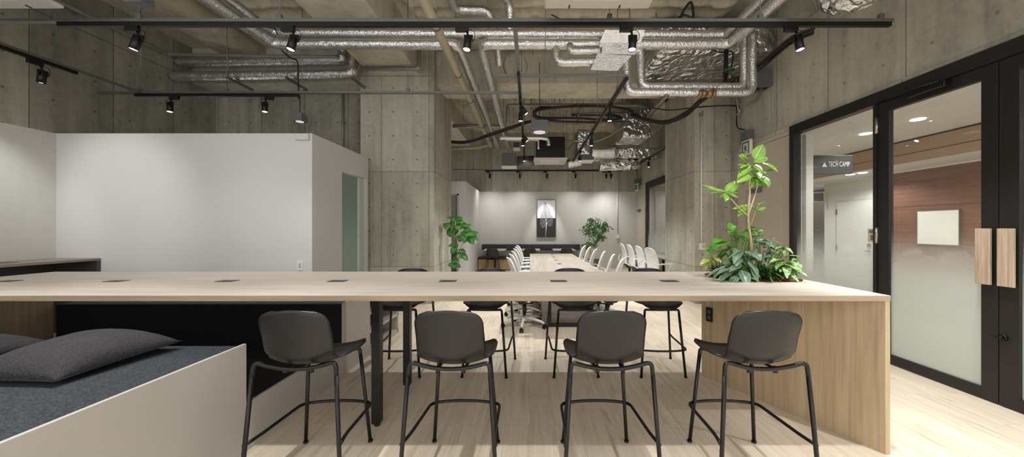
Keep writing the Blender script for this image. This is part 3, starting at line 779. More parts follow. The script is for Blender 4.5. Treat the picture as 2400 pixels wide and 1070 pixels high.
def make_office_chair():
    """faces +Y, its back at -Y"""
    t = thing('office_chair', 'x', 'office chair')
    def shell(y0, zt, zb):
        def fn(u, v):
            a = (u-.5)*2; z = zb+(zt-zb)*v
            hw = .222+.03*math.sin(v*PI*.9)-.03*v
            dd = 1-v
            if dd < .16: hw -= .10*(1-math.sqrt(max(0, 1-((.16-dd)/.16)**2)))
            y = y0+.02-.03*v-.045*v*v+.03*math.sin(v*PI)+.045*a*a*(1-.4*v)
            return V((a*hw, y, z-.012*a*a*v*v))
        return fn
    fn = shell(-.20, 1.0, .46)
    o = part('back_mesh', B().grid(fn, 14, 22), M['mesh'], t)
    m = o.modifiers.new('thick', 'SOLIDIFY'); m.thickness = .007; m.offset = 0
    rim = [fn(0, k/16) for k in range(17)]+[fn(k/10, 1) for k in range(1, 10)]+[fn(1, 1-k/16) for k in range(17)]+[fn(1-k/8, 0) for k in range(1, 9)]
    part('back_frame', B().tube(rim, .0125, 8), M['whiteplastic'], t)
    b = B()
    for k in range(1, 16):
        v = k/16
        b.tube([fn(j/6, v)+V((0, -.004, 0)) for j in range(7)], .0038, 5)
    part('back_rib', b, M['whiteplastic'], t)
    for s in (-1, 1):
        part('back_brace', B().tube([(s*.05, -.12, .40), (s*.13, -.27, .52), (s*.20, -.245, .66), (s*.235, -.17, .68)], .013, 8, fil=.05), M['whiteplastic'], t)
    def seat(u, v):
        a = (u-.5)*2; c = (v-.5)*2
        e = (1-abs(a)**4)*(1-abs(c)**4)
        return V((a*.235*(1-.08*c*c), .03+c*.225*(1-.05*a*a), .415+.035*max(0, e)**.3-.02*max(0, c-.55)))
    part('seat', B().grid(seat, 18, 18).box(-.20, .20, -.17, .22, .395, .416, .008), M['leather'], t, 'black seat pad')
    for s in (-1, 1):
        part('armrest', B().tube([(s*.10, .0, .385), (s*.27, .02, .40), (s*.275, .08, .55), (s*.275, .15, .655), (s*.27, .0, .665), (s*.262, -.19, .66)], .0135, 8, fil=.06)
             .box(s*.272-.03, s*.272+.03, -.09, .17, .662, .682, .008), M['whiteplastic'], t)
    part('mechanism', B().box(-.09, .09, -.10, .12, .33, .40, .02).cyl((0, 0, .33), (0, 0, .20), .03).cyl((0, 0, .20), (0, 0, .11), .022), M['blackplastic'], t, 'black tilt mechanism and gas lift')
    base = B().cyl((0, 0, .085), (0, 0, .155), .05, .036)
    for k in range(5):
        a = 2*PI*k/5+PI/2+PI/5; d = V((math.cos(a), math.sin(a), 0))
        base.tube([V((0, 0, .13)), d*.13+V((0, 0, .125)), d*.27+V((0, 0, .095)), d*.315+V((0, 0, .072))], .02, 8, rs=[.026, .024, .018, .014])
    bs = part('star_base', base, M['whiteplastic'], t)
    for k in range(5):
        a = 2*PI*k/5+PI/2+PI/5; d = V((math.cos(a), math.sin(a), 0)); n_ = V((-d.y, d.x, 0))
        c = d*.315+V((0, 0, .03))
        part('caster', B().cyl(c-n_*.024, c-n_*.006, .03, None, 14).cyl(c+n_*.006, c+n_*.024, .03, None, 14).cyl(c, c+V((0, 0, .045)), .008), M['track'], bs)
    return t
chair = make_office_chair()
ords = ('nearest the counter', 'second from the counter', 'third from the counter', 'fourth from the counter', 'fifth from the counter', 'farthest from the counter')
for i, D in enumerate((4.97, 5.61, 6.33, 7.05, 7.74, 8.5)):
    place(chair, i == 0, (-.08, D, 0), -PI/2+.22+random.uniform(-.05, .05), 'white mesh office chair on the white partition side of the table, '+ords[i], 'white chairs at the conference table')
for i, D in enumerate((4.95, 5.58, 6.27, 7.02, 7.74, 8.42)):
    place(chair, False, (1.12, D, 0), PI/2-.25+(-.16 if i == 0 else random.uniform(-.06, .05)), 'white mesh office chair on the window side of the table, '+ords[i], 'white chairs at the conference table')
for i, (D, r) in enumerate(((7.45, .18), (8.17, .05), (8.9, .0), (9.6, -.05))):
    place(chair, False, (2.80, D, 0), -PI/2+r, 'white mesh office chair facing the window desk, '+('nearest the concrete pillar', 'second from the pillar', 'third from the pillar', 'farthest from the pillar')[i], 'white chairs at the window desk')
t = thing('window_desk', 'narrow pale ash desk along the far window behind the pillar', 'desk', (3.45, 9.4, 0))
part('desktop', B().box(3.12, 3.76, 7.90, 10.9, .695, .722, .001), M['ash_y'], t)
for y in (8.2, 9.4, 10.6):
    part('leg', B().box(3.18, 3.22, y-.02, y+.02, 0, .695), M['blackmetal'], t)
    part('leg', B().box(3.66, 3.70, y-.02, y+.02, 0, .695), M['blackmetal'], t)
for y in (8.5, 9.3, 10.1): part('cable_port', B().box(3.6, 3.7, y-.06, y+.06, .7215, .725), M['track'], t)

# ------------------------------------------------------------------ booth at the rear wall
t = thing('booth_bench', 'long black leather booth bench with oak base along the rear wall', 'bench', (0, 11.9, 0))
part('base', B().box(-1.76, 1.9, 11.62, 12.18, .03, .37).box(-1.74, 1.9, 11.68, 12.18, 0, .03), M['oakbase'], t, 'oak veneer base')
for k in range(2):
    part('seat_pad', B().box(-1.77+k*1.85, .075+k*1.8, 11.57, 12.12, .37, .455, .02), M['leather'], t)
    part('back_pad', B().box(-1.70+k*1.75, .045+k*1.74, 12.08, 12.18, .66, .86, .02), M['leather'], t)
for i, x in enumerate((-1.165, -.02, 1.13)):
    t = thing('booth_table', ('square ash booth table closest to the white partition', 'square ash booth table below the framed picture', 'square ash booth table closest to the leafy tree')[i], 'table', (x, 11.4, 0), 'booth tables')
    part('tabletop', B().box(x-.36, x+.36, 11.07, 11.85, .697, .722, .002), M['ash_x'], t)
    part('column', B().box(x-.035, x+.035, 11.40, 11.47, .02, .697), M['blackmetal'], t)
    part('foot', B().box(x-.25, x+.25, 11.2, 11.66, 0, .02, .004), M['blackmetal'], t)
def make_dining_chair():
    t = thing('dining_chair', 'x', 'chair')
    shell_parts(t, (.452, .80))
    for s in (-1, 1):
        part('leg', B().tube([(s*.21, .21, 0), (s*.17, .18, .425)], .010, 8), M['blackmetal'], t)
        part('leg', B().tube([(s*.225, -.24, 0), (s*.17, -.17, .435)], .010, 8), M['blackmetal'], t)
    part('frame', B().tube([(-.17, .18, .42), (.17, .18, .42)], .009, 8).tube([(-.17, -.17, .43), (.17, -.17, .43)], .009, 8).box(-.06, .06, -.16, .17, .425, .437), M['blackmetal'], t)
    return t
dc = make_dining_chair()
for i, x in enumerate((-1.2, 0.0, 1.17)):
    place(dc, i == 0, (x, 11.04, 0), (.0, .03, -.03)[i], ('black shell chair at the booth table closest to the white partition', 'black shell chair at the booth table below the picture', 'black shell chair at the booth table closest to the leafy tree')[i], 'black chairs at the booth')

# ------------------------------------------------------------------ framed picture
YA = YB-.012
def pv(x, y): p = W(1230+x/8.92, 450+y/8.92, 12.15); return (p.x, p.z)
t = thing('framed_picture', 'tall framed picture of a pale leaf, white above and black below, on rear wall', 'picture', (pv(450, 940)[0], YA, pv(0, 940)[1]))
x0, z1 = pv(252, 157); x1, zm = pv(646, 549); _, z0 = pv(0, 940)
part('upper_canvas', B().box(x0+.012, x1-.012, YA-.045, YA-.005, zm, z1-.012), M['artwhite'], t)
part('lower_canvas', B().box(x0, x1, YA-.045, YA-.005, z0, zm), M['artblack'], t)
part('frame', B().box(x0, x0+.012, YA-.055, YA, zm, z1).box(x1-.012, x1, YA-.055, YA, zm, z1).box(x0, x1, YA-.055, YA, z1-.012, z1).box(x0, x1, YA-.055, YA, zm-.004, zm+.008), M['artblack'], t)
part('leaf_print', B().prism([pv(*p) for p in ((430, 200), (455, 235), (480, 300), (520, 345), (535, 400), (545, 465), (580, 500), (590, 548), (320, 548), (325, 480), (350, 415), (385, 375), (395, 300), (408, 235))], 'y', YA-.049, YA-.044), M['artgrey'], t)
b = B()
for a, c in (((430, 210), (400, 300)), ((400, 300), (404, 360)), ((404, 360), (440, 540)), ((430, 210), (440, 540))):
    p, q_ = pv(*a), pv(*c); b.tube([(p[0], YA-.051, p[1]), (q_[0], YA-.051, q_[1])], .0035, 5)
part('leaf_fold', b, M['artline'], t)
part('lobe_print', B().prism([pv(*p) for p in ((315, 552), (440, 552), (455, 640), (430, 715), (385, 742), (350, 725), (322, 650))], 'y', YA-.049, YA-.044).prism([pv(*p) for p in ((455, 640), (448, 552), (592, 552), (590, 630), (570, 690), (525, 712), (490, 700))], 'y', YA-.049, YA-.044), M['artsmoke'], t)
b = B()
for pts in (((440, 552), (455, 635)), ((455, 635), (430, 940)), ((455, 635), (480, 630)), ((455, 635), (380, 740)), ((455, 635), (325, 650)), ((455, 635), (525, 705)), ((455, 635), (590, 560)), ((455, 635), (340, 555)), ((322, 650), (350, 722)), ((350, 722), (385, 742)), ((385, 742), (432, 712)), ((490, 700), (528, 712)), ((528, 712), (572, 690))):
    w_ = .011 if pts[1] == (430, 940) or pts[0] == (440, 552) else .0015
    p, q_ = pv(*pts[0]), pv(*pts[1]); b.tube([(p[0], YA-.0505, p[1]), (q_[0], YA-.0505, q_[1])], w_, 6)
part('stem_print', b, M['artvein'], t)
# ================================================================== TRACKS AND SPOTLIGHTS
ZT = 3.35          # underside of the tracks
def rods(t, pts, ztop=ZC, rr=.0045):
    for (x, y, z) in pts:
        part('hanger_rod', B().cyl((x, y, z), (x, y, ztop), rr, None, 6).box(x-.022, x+.022, y-.018, y+.018, z-.01, z+.045, .003), M['galv'], t)
def track(name, label, a, b, black, rodpts, strut=True):
    """a channel carried on rods; the stretch 'black' of it holds a powered lighting track"""
    a, b = V(a), V(b); t = thing(name, label, 'light track', a)
    ax = 'x' if abs(b.x-a.x) > abs(b.y-a.y) else 'y'
    def bar(p, q, w, z0, z1):
        if ax == 'x': return B().box(min(p, q), max(p, q), a.y-w, a.y+w, z0, z1, .002)
        return B().box(a.x-w, a.x+w, min(p, q), max(p, q), z0, z1, .002)
    lo, hi = (a.x, b.x) if ax == 'x' else (a.y, b.y)
    part('strut_channel', bar(lo, hi, .0205, ZT+.036, ZT+.066), M['galv'], t)
    if black: part('power_track', bar(black[0], black[1], .018, ZT-.004, ZT+.036), M['track'], t)
    rods(t, [(x, y, ZT+.069) for x, y in rodpts])
    return t
NT_Y, ST_Y, TT_Y = 3.26, 4.98, 11.5
track('lighting_track', 'black lighting track nearest the camera, spanning the ceiling above the counter', (-7+.6, NT_Y, 0), (3.46, NT_Y, 0), (-4.50, 3.44), [(-5.2, NT_Y), (-3.73, NT_Y), (-2.39, NT_Y), (-1.11, NT_Y), (.76, NT_Y), (2.2, NT_Y), (3.35, NT_Y)])
track('lighting_track', 'black lighting track above the white partition, with two spotlights', (-6.3, ST_Y, 0), (-.13, ST_Y, 0), (-5.76, -3.38), [(-5.68, ST_Y), (-4.42, ST_Y), (-3.32, ST_Y), (-1.78, ST_Y)])
track('lighting_track', 'lighting track running along the left concrete wall', (-5.68, 1.6, 0), (-5.68, ST_Y-.03, 0), (1.6, 4.28), [(-5.68, 3.3)])
track('lighting_track', 'lighting track over the white partition side of the conference table', (-.145, NT_Y+.03, 0), (-.145, 11.4, 0), (4.3, 9.6), [(-.145, 6.0), (-.145, 8.0), (-.145, 9.7)])
track('lighting_track', 'lighting track over the window side of the conference table', (1.26, 4.42, 0), (1.26, 11.4, 0), (4.42, 10.6), [(1.26, 4.9), (1.26, 6.4), (1.26, 8.0), (1.26, 9.9)])
track('strut_rail', 'plain steel rail linking the two tracks over the conference table', (-.45, 4.42, 0), (1.24, 4.42, 0), None, [(.2, 4.42)])
track('lighting_track', 'lighting track across the rear wall with six spotlights', (-2.6, TT_Y, 0), (3.3, TT_Y, 0), (-1.52, 3.12), [(-1.9, TT_Y), (.0, TT_Y), (1.5, TT_Y), (3.0, TT_Y)])
track('lighting_track', 'short lighting track along the right wall by the far window', (3.28, 7.9, 0), (3.28, 11.45, 0), (7.9, 10.2), [(3.28, 8.6), (3.28, 11.2)])

def make_spot():
    """hangs from a track running along X at the origin, lamp pointing straight down"""
    t = thing('track_spotlight', 'x', 'spotlight')
    part('adapter', B().box(-.125, .0, -.019, .019, -.05, .0, .004), M['track'], t)
    part('bracket', B().tube([(-.012, 0, -.045), (-.008, 0, -.075), (0, 0, -.088)], .011, 8).box(-.042, -.034, -.011, .011, -.15, -.085, .002).box(.034, .042, -.011, .011, -.15, -.085, .002).box(-.042, .042, -.011, .011, -.092, -.084, .002), M['track'], t)
    part('cable', B().tube(smooth_path([(-.02, .0, -.04), (.03, .0, -.035), (.062, .0, -.07), (.055, .0, -.125), (.036, 0, -.14)], 6), .0032, 6), M['track'], t)
    h = B().lathe([(.024, -.100), (.031, -.104), (.034, -.15), (.0355, -.16), (.0365, -.235), (.034, -.235), (.032, -.225), (.001, -.225)], seg=22)
    for k in range(10):
        a = 2*PI*k/10; c = V((math.cos(a)*.031, math.sin(a)*.031, 0))
        h.box(c.x-.0035, c.x+.0035, c.y-.0035, c.y+.0035, -.145, -.094)
    hd = part('lamp_head', h, M['track'], t)
    part('lens', B().cyl((0, 0, -.2255), (0, 0, -.2285), .0315, None, 20), M['lens'], hd, 'glowing lens')
    return t
spot0 = make_spot(); first = [True]
def lamp(loc, aim, watts, size=58, blend=.55, radius=.03, col=(1, .99, .968), name='spot_lamp'):
    L = bpy.data.lights.new(name, 'SPOT'); L.energy = watts; L.spot_size = math.radians(size); L.spot_blend = blend
    L.shadow_soft_size = radius; L.color = col
    o = bpy.data.objects.new(name, L); C.objects.link(o); o.location = loc
    o.rotation_euler = (V(aim)-V(loc)).to_track_quat('-Z', 'Y').to_euler(); return o
def spot(x, y, label, group, aim, watts, size=58, rz=0.0, tilt=(.0, .0), **kw):
    o = spot0 if first[0] else copy_tree(spot0); first[0] = False
    o.location = (x, y, ZT-.002); o.rotation_euler = (0, 0, rz); o['label'] = label; o['group'] = group
    piv = V((0, 0, -.09))
    for ch in KIDS(o):
        if ch.name.startswith(('lamp_head', 'bracket')):
            if ch.name.startswith('lamp_head'):
                R = Matrix.Rotation(tilt[0], 4, 'X') @ Matrix.Rotation(tilt[1], 4, 'Y')
                ch.matrix_basis = Matrix.Translation(piv) @ R @ Matrix.Translation(-piv)
    base = V((x, y, ZT-.002)); R = Matrix.Rotation(rz, 4, 'Z') @ Matrix.Translation(piv) @ Matrix.Rotation(tilt[0], 4, 'X') @ Matrix.Rotation(tilt[1], 4, 'Y') @ Matrix.Translation(-piv)
    lamp(base+R @ V((0, 0, -.24)), aim, watts, size, **kw)
G1 = 'spotlights on the near track'
nm = ('first', 'second', 'third', 'fourth', 'last')
for i, px in enumerate((325, 690, 1098, 1483, 1869)):
    x = (px-CX)*NT_Y/F
    spot(x, NT_Y, 'black spotlight on the track nearest the camera, %s of five from the left wall' % nm[i], G1, (x+.1, 3.85, 0), NEARW[i], 104, blend=.9, tilt=(-.12, (.22, .18, .1, .08, -.1)[i]))
spot(-5.68, 3.98, 'black spotlight on the track along the left concrete wall', 'spotlights on the left tracks', (-6.5, 4.0, 1.45), 30, 70, rz=PI/2, tilt=(.15, 0), col=(.95, .98, 1), blend=.9)
for i, px in enumerate((399, 621)):
    x = (px-CX)*ST_Y/F
    spot(x, ST_Y, ('black spotlight above the white partition, nearer the left wall', 'black spotlight above the white partition, nearer the small grey box lamp')[i], 'spotlights on the left tracks', (x, 5.6, 2.6), 6, 60, rz=PI, tilt=(.1, .06))
G2 = 'spotlights over the conference table'
ol = ('nearest the counter', 'in the middle', 'farthest from the counter')
for i, D in enumerate((5.39, 7.0, 8.6)):
    spot(-.145, D, 'black spotlight on the partition side track over the conference table, '+ol[i], G2, (-.25, D+.05, 0), CONFW*(1, 1.25, 1.25)[i], (70, 106, 110)[i], rz=PI/2)
    spot(1.26, D, 'black spotlight on the window side track over the conference table, '+ol[i], G2, (1.4, D+.05, 0), CONFW*(1, 1.25, 1.25)[i], (70, 106, 110)[i], rz=PI/2)
for i, D in enumerate((5.15, 6.75)):
    spot(-.145, D, ('side aimed black spotlight paired with the counter end spotlight over the table', 'side aimed black spotlight paired with the middle spotlight over the table')[i], G2, ((-1.7, 7.0, 1.1), (-1.78, 10.3, 1.4))[i], 60, 46, rz=PI/2, tilt=(-.7, 0))
G3 = 'spotlights washing the rear wall'
for i, px in enumerate((1148, 1218.5, 1282, 1349, 1421, 1432)):
    x = (px-CX)*TT_Y/F
    spot(x, TT_Y, 'small spotlight on the rear wall track, '+('closest to the white partition', 'second from the white partition', 'just above the framed picture', 'between picture and leafy tree', 'left one of the pair above the leafy tree', 'right one of the pair above the leafy tree')[i], G3, (x, (11.75, 11.75, 12.0, 11.75, 11.8, 11.75)[i], (.2, .2, 1.5, .2, .4, .2)[i]), (30, 30, 70, 30, 40, 30)[i], (130, 130, 46, 130, 110, 130)[i], blend=(1, 1, .6, 1, 1, 1)[i], tilt=(.12, 0))
spot(3.28, 9.43, 'black spotlight on the short track by the far window', G3, (3.0, 9.3, 0.0), 70, 90, rz=PI/2)

# ================================================================== PIPES AND DUCTS
def pipe(name, pts, r, mat, label, cat='pipe', group=None, fil=.12, rough=.05, seg=14, step=.05):
    b = B().tube(pts, r, seg, fil=fil, nf=6, rough=rough, step=step if rough else None)
    return solo(name, b, mat, label, cat, group)
FP = 'foil lagged pipes'
pipe('foil_pipe', [(-3.74, .6, 4.255), (-3.74, 4.95, 4.255), (2.84, 4.95, 4.22), (2.84, 1.0, 4.22)], .068, M['foil'], 'foil lagged pipe, upper of the pair crossing the whole ceiling', group=FP)
pipe('foil_pipe', [(-3.70, .6, 4.065), (-3.70, 4.90, 4.065), (-1.03, 4.90, 4.055), (-1.03, 11.1, 4.055)], .071, M['foil'], 'foil lagged pipe crossing from the left then turning back beside the beige pipe', group=FP)
pipe('foil_pipe', [(2.86, 1.0, 4.05), (2.86, 4.88, 4.05), (-.70, 4.88, 4.05), (-.70, 11.0, 4.055)], .072, M['foil'], 'foil lagged pipe from the right turning back towards the rear wall', group=FP)
pipe('foil_pipe', [(.374, 4.88, 4.02), (.374, 4.86, 3.775), (1.0, 4.86, 3.79)], .058, M['foil'], 'short foil lagged branch dropping below the pipe pair', group=FP)
pipe('foil_pipe', [(.56, 4.80, 4.0), (.56, 4.78, 3.90), (1.0, 4.78, 3.905)], .05, M['foil'], 'short foil lagged branch entering the foil wrapped block', group=FP)
q = lambda x, y, d: W(x, y, d)
solo('foil_block', B().hull([q(1384, 164, 4.78), q(1447, 166, 4.78), q(1447, 166, 5.0), q(1384, 164, 5.0)], [q(1400, 126, 4.76), q(1481, 130, 4.76), q(1481, 130, 5.02), q(1400, 126, 5.02)])
     .hull([q(1400, 126, 4.76), q(1488, 128, 4.76), q(1488, 128, 5.02), q(1400, 126, 5.02)], [q(1407, 100, 4.74), q(1495, 100, 4.74), q(1495, 100, 5.03), q(1407, 100, 5.03)])
     .hull([q(1405, 100, 4.74), q(1502, 100, 4.74), q(1502, 100, 5.03), q(1405, 100, 5.03)], [q(1418, 70, 4.66), q(1512, 70, 4.66), q(1512, 70, 5.0), q(1418, 70, 5.0)]),
     M['foilsmooth'], 'smooth foil wrapped block where several lagged pipes meet', 'pipe junction')
pipe('foil_pipe', [q(1450, 130, 4.84), q(1468, 136, 4.84), q(1469, 216, 4.84), q(1763, 217, 4.84), q(1763, 80, 4.84)], .057, M['foil'], 'foil lagged pipe loop, lower and outer of the two under the ceiling', group=FP)
pipe('foil_pipe', [q(1480, 112, 4.95), q(1501, 120, 4.95), q(1502, 204, 4.95), q(1744, 204, 4.95), q(1744, 82, 4.95)], .063, M['foil'], 'foil lagged pipe loop, upper and inner of the two under the ceiling', group=FP)
b = B().cyl(q(1634, 219, 4.83), q(1643, 219, 4.83), .05, .066, 18).cyl(q(1643, 219, 4.83), q(1655, 219, 4.83), .066, .05, 18).cyl(q(1655, 219, 4.83), q(1668, 219, 4.83), .05, .066, 18).cyl(q(1668, 219, 4.83), q(1674, 219, 4.83), .066, .066, 18)
solo('brass_valve', b, M['brass'], 'brass valve body fitted on the lower foil pipe loop', 'valve')
solo('brass_valve', B().cyl(q(1556, 221, 4.84), q(1566, 226, 4.80), .03, .02, 12), M['brass'], 'little brass drain stub on the lower foil pipe loop', 'valve')
for x, y, l in ((1537, 179, 'green valve wheel standing on the pipe loop, nearest the foil block'), (1710, 164, 'green valve wheel, upper one beside the black cable riser'), (1726, 180, 'green valve wheel, lower one beside the rising pipes')):
    c = q(x, y, 5.05)
    t = thing('valve_wheel', l, 'valve', c, 'green valve wheels')
    part('wheel', B().tube([c+V((.055*math.cos(a*PI/8), .055*math.sin(a*PI/8), .01*math.sin(a))) for a in range(17)], .012, 8).box(c.x-.05, c.x+.05, c.y-.008, c.y+.008, c.z-.006, c.z+.006).box(c.x-.008, c.x+.008, c.y-.05, c.y+.05, c.z-.006, c.z+.006), M['greenwheel'], t)
    part('stem', B().cyl(c, c-V((0, 0, .13)), .014).cyl(c-V((0, 0, .07)), c-V((0, 0, .13)), .026), M['brass'], t)
pipe('foil_duct', [(2.66, .4, 3.40), (2.655, 2.93, 3.375), (2.655, 2.96, 3.86)], .185, M['foilbig'], 'fat round foil duct elbow by the right wall, in front of the near track', 'duct', fil=.22, seg=22, rough=.04)
pipe('foil_pipe', [(-1.24, 3.2, 4.70), (-1.10, 5.05, 4.65), (-.62, 5.07, 4.66), (-.52, 5.35, 4.40), (-.50, 5.6, 4.1)], .062, M['foil'], 'foil lagged pipe kinked beside the ceiling unit, behind the near track', group=FP)
pipe('foil_pipe', [(-.95, 4.5, 4.68), (-.35, 4.78, 4.70), (-.29, 4.95, 4.64), (-.285, 5.02, 4.3)], .066, M['foil'], 'foil lagged pipe dropping vertically beside the ceiling unit', group=FP)
pipe('foil_pipe', [(-6.52, 6.32, 4.50), (-3.55, 6.32, 4.535), (-3.46, 6.32, 4.56), (-3.46, 6.34, 4.86)], .085, M['foil'], 'foil lagged pipe leaving the left wall, upper of two', group=FP)
pipe('foil_pipe', [(-6.52, 6.22, 4.185), (-3.32, 6.22, 4.235), (-3.23, 6.22, 4.26), (-3.20, 6.22, 4.6)], .085, M['foil'], 'foil lagged pipe leaving the left wall, lower of two', group=FP)
for x in (-5.33, -4.29, -3.13):
    pass
pipe('conduit', [(-6.40, 1.5, 4.50), (-6.40, 6.05, 4.50), (-3.48, 6.05, 4.46), (-3.40, 6.1, 4.46)], .028, M['greypipe'], 'thin grey conduit along the left wall turning along the lagged pipes', group='grey conduits', fil=.05, rough=0)
pipe('conduit', [(-2.98, 6.1, 4.27), (-2.03, 6.1, 4.27), (-1.985, 6.1, 4.30), (-1.985, 6.1, 4.62)], .036, M['greypipe'], 'short grey pipe strapped under the beam by the pillar', group='grey conduits', fil=.05, rough=0)
t = thing('drain_pipe', 'long beige drain pipe running back under the foil pipes', 'pipe', (-1.155, 6, 3.9))
part('pipe', B().tube([(-1.155, .8, 3.93), (-1.155, 10.2, 3.88)], .056, 16), M['pvc'], t)
for y in (2.2, 4.2, 5.5, 6.6, 8.2, 9.4):
    part('clamp', B().cyl((-1.155, y-.014, 3.925-.0053*(y-.8)), (-1.155, y+.014, 3.925-.0053*(y-.8)), .062, None, 18).cyl((-1.155, y, 3.95), (-1.155, y, 4.22 if y == 6.6 else 4.87), .0045, None, 6), M['galv'], t)
pipe('drain_pipe', [q(1055, 347, 10.6), q(1122, 345, 10.6), q(1150, 337, 10.6)], .05, M['pvc'], 'beige drain pipe branch leaving behind the left pillar', fil=.05, rough=0)
pipe('drain_pipe', [q(1140, 330, 10.4), q(1347, 330, 10.4), q(1332, 353, 10.4), q(1320, 346, 10.4), q(1317, 352, 10.4)], .035, M['pvc'], 'thin beige drain pipe zigzagging above the far ceiling unit', fil=.05, rough=0)
pipe('conduit', [q(1190, 290, 8.4), q(1190, 247, 8.4), q(1490, 246, 8.4), q(1512, 250, 8.4)], .045, M['greypipe'], 'grey conduit across the far bay below the ribbed ceiling', group='grey conduits', fil=.07, rough=0)
pipe('conduit', [q(1061, 295, 8.8), q(1120, 295, 8.8), q(1185, 297, 8.8)], .05, M['greypipe'], 'grey conduit emerging from behind the left pillar', group='grey conduits', fil=.05, rough=0)
pipe('conduit', [q(1566, 220, 6.7), q(1516, 272, 8.7)], .05, M['greypipe'], 'straight grey conduit slanting along the right beam', group='grey conduits', fil=.02, rough=0)
pipe('foil_pipe', [q(1170, 323, 9.15), q(1272, 323, 9.15), q(1285, 326, 9.15), q(1286, 342, 9.15)], .06, M['foil'], 'foil lagged pipe bending down into the far ceiling unit', group=FP)
pipe('foil_pipe', [q(1185, 327, 9.2), q(1255, 327, 9.2), q(1262, 330, 9.2), q(1262, 350, 9.2)], .035, M['foil'], 'slim foil lagged pipe beside the far ceiling unit', group=FP)
# rectangular ducts
def crumple(b, a=.02, s=6):
    bmesh.ops.subdivide_edges(b.bm, edges=b.bm.edges[:], cuts=9, use_grid_fill=True)
    for v in b.bm.verts: v.co += V((noise.noise(v.co*s), noise.noise(v.co*s+V((9, 0, 0))), noise.noise(v.co*s+V((0, 9, 0)))))*a
    for f in b.bm.faces: f.smooth = True
    return b
solo('foil_duct', crumple(B().hull([(1.98, 5.22, 4.15), (3.78, 5.22, 4.15), (3.78, 6.35, 4.15), (1.98, 6.35, 4.15)], [(2.05, 5.25, 4.6), (3.78, 5.25, 4.6), (3.78, 6.35, 4.6), (2.05, 6.35, 4.6)]), .03, 5), M['foilbig'], 'wide crumpled foil duct behind the pipe loops, meeting the right wall', 'duct')
solo('foil_duct', crumple(B().box(2.35, 3.05, 8.6, 9.5, 3.72, 4.45), .03, 5), M['foilbig'], 'large crumpled foil plenum box in the far bay', 'duct')
solo('foil_duct', crumple(B().box(1.30, 1.62, 9.3, 9.9, 3.45, 4.12), .02, 6), M['foilbig'], 'narrow foil plenum box beside the far ceiling unit', 'duct')
solo('foil_duct', crumple(B().box(1.72, 3.65, 9.6, 10.2, 3.42, 3.68), .02, 6), M['foilbig'], 'flat crumpled foil duct reaching the right wall in the far bay', 'duct')
pipe('foil_duct', [q(1385, 356, 9.6), q(1440, 356, 9.6)], .19, M['foil'], 'short corrugated round duct linking the foil boxes', 'duct', rough=.06)
pipe('foil_duct', [q(1330, 383, 10.0), q(1362, 378, 10.0)], .13, M['foil'], 'round foil duct right of the far ceiling unit', 'duct', rough=.06)
pipe('foil_duct', [q(1405, 388, 9.9), q(1470, 387, 9.9), q(1495, 384, 10.0)], .15, M['foilbig'], 'crumpled round foil duct below the flat duct', 'duct', rough=.08)
pipe('round_duct', [q(1212, 378, 10.0), q(1252, 378, 10.0)], .16, M['galv'], 'smooth round steel duct left of the far ceiling unit', 'duct', rough=0)
def grille_box(x0, x1, y0, y1, d, label):
    a, c = q(x0, y1, d), q(x1, y0, d)
    t = thing('diffuser_box', label, 'air diffuser', ((a.x+c.x)/2, d, a.z))
    part('box', B().box(a.x, c.x, d, d+.42, a.z, c.z, .004), M['greybox'], t)
    part('face', B().box(a.x-.012, c.x+.012, d-.012, d+.44, a.z-.02, a.z, .003), M['whiteplastic'], t, 'white grille face')
    return t
grille_box(1176, 1209, 358, 388, 9.8, 'grey diffuser box with white underside, left of the far ceiling unit')
grille_box(1360, 1392, 362, 374, 9.5, 'grey diffuser box with white underside, right of the far ceiling unit')
grille_box(1203.5, 1217.5, 328, 345, 10.9, 'smallest grey diffuser box, beyond the partition side track')
# ceiling units
def cassette(x0, x1, y0, y1, z, label, body_h=.3):
    t = thing('ceiling_unit', label, 'air conditioner', ((x0+x1)/2, (y0+y1)/2, z))
    part('panel', B().box(x0, x1, y0, y1, z, z+.035, .014), M['acbody'], t)
    cx, cy = (x0+x1)/2, (y0+y1)/2; h = (x1-x0)*.27
    part('intake_grille', B().box(cx-h, cx+h, cy-h, cy+h, z-.006, z+.002, .002), M['whiteplastic'], t)
    b = B()
    for k in range(12): b.box(cx-h+.02, cx+h-.02, cy-h+.03+k*(2*h-.06)/12, cy-h+.045+k*(2*h-.06)/12, z-.008, z-.005)
    part('louvre', b, M['acbody'], t)
    for sx, sy in ((0, 1), (0, -1), (1, 0), (-1, 0)):
        e = (x1-x0)*.40; w = h*.9
        if sx: b = B().box(cx+sx*e-.03, cx+sx*e+.03, cy-w, cy+w, z-.004, z+.003, .002)
        else: b = B().box(cx-w, cx+w, cy+sy*e-.03, cy+sy*e+.03, z-.004, z+.003, .002)
        part('flap', b, M['acbody'], t)
        px, py = cx+(sx*e if sx else h*.95), cy+(sy*e if sy else h*.95)
    for dx in (-.25, .2): part('latch', B().box(cx+dx-.006, cx+dx+.006, y1-.06, y1-.02, z-.006, z+.002, .001), M['track'], t)
    part('body', B().box(cx-.40*(x1-x0)/.95, cx+.40*(x1-x0)/.95, cy-.40*(y1-y0)/.95, cy+.40*(y1-y0)/.95, z+.035, z+body_h, .01), M['galv'] if z > 3.38 else M['track'], t)
    rods(t, [(cx+a*.43, cy+c*.43, z+.1) for a in (-1, 1) for c in (-1, 1)])
    return t
cassette(.128, 1.077, 2.15, 3.10, 3.41, 'warm white ceiling air unit at the top edge, in front of the near track')
cassette(-5.17, -4.22, 2.15, 3.10, 3.41, 'warm white ceiling air unit in the top left corner by the left wall')
cassette(.10, 1.04, 9.35, 10.3, 3.335, 'far ceiling air unit with black body above the conference table', .62)
c = q(308, 3, 3.2)
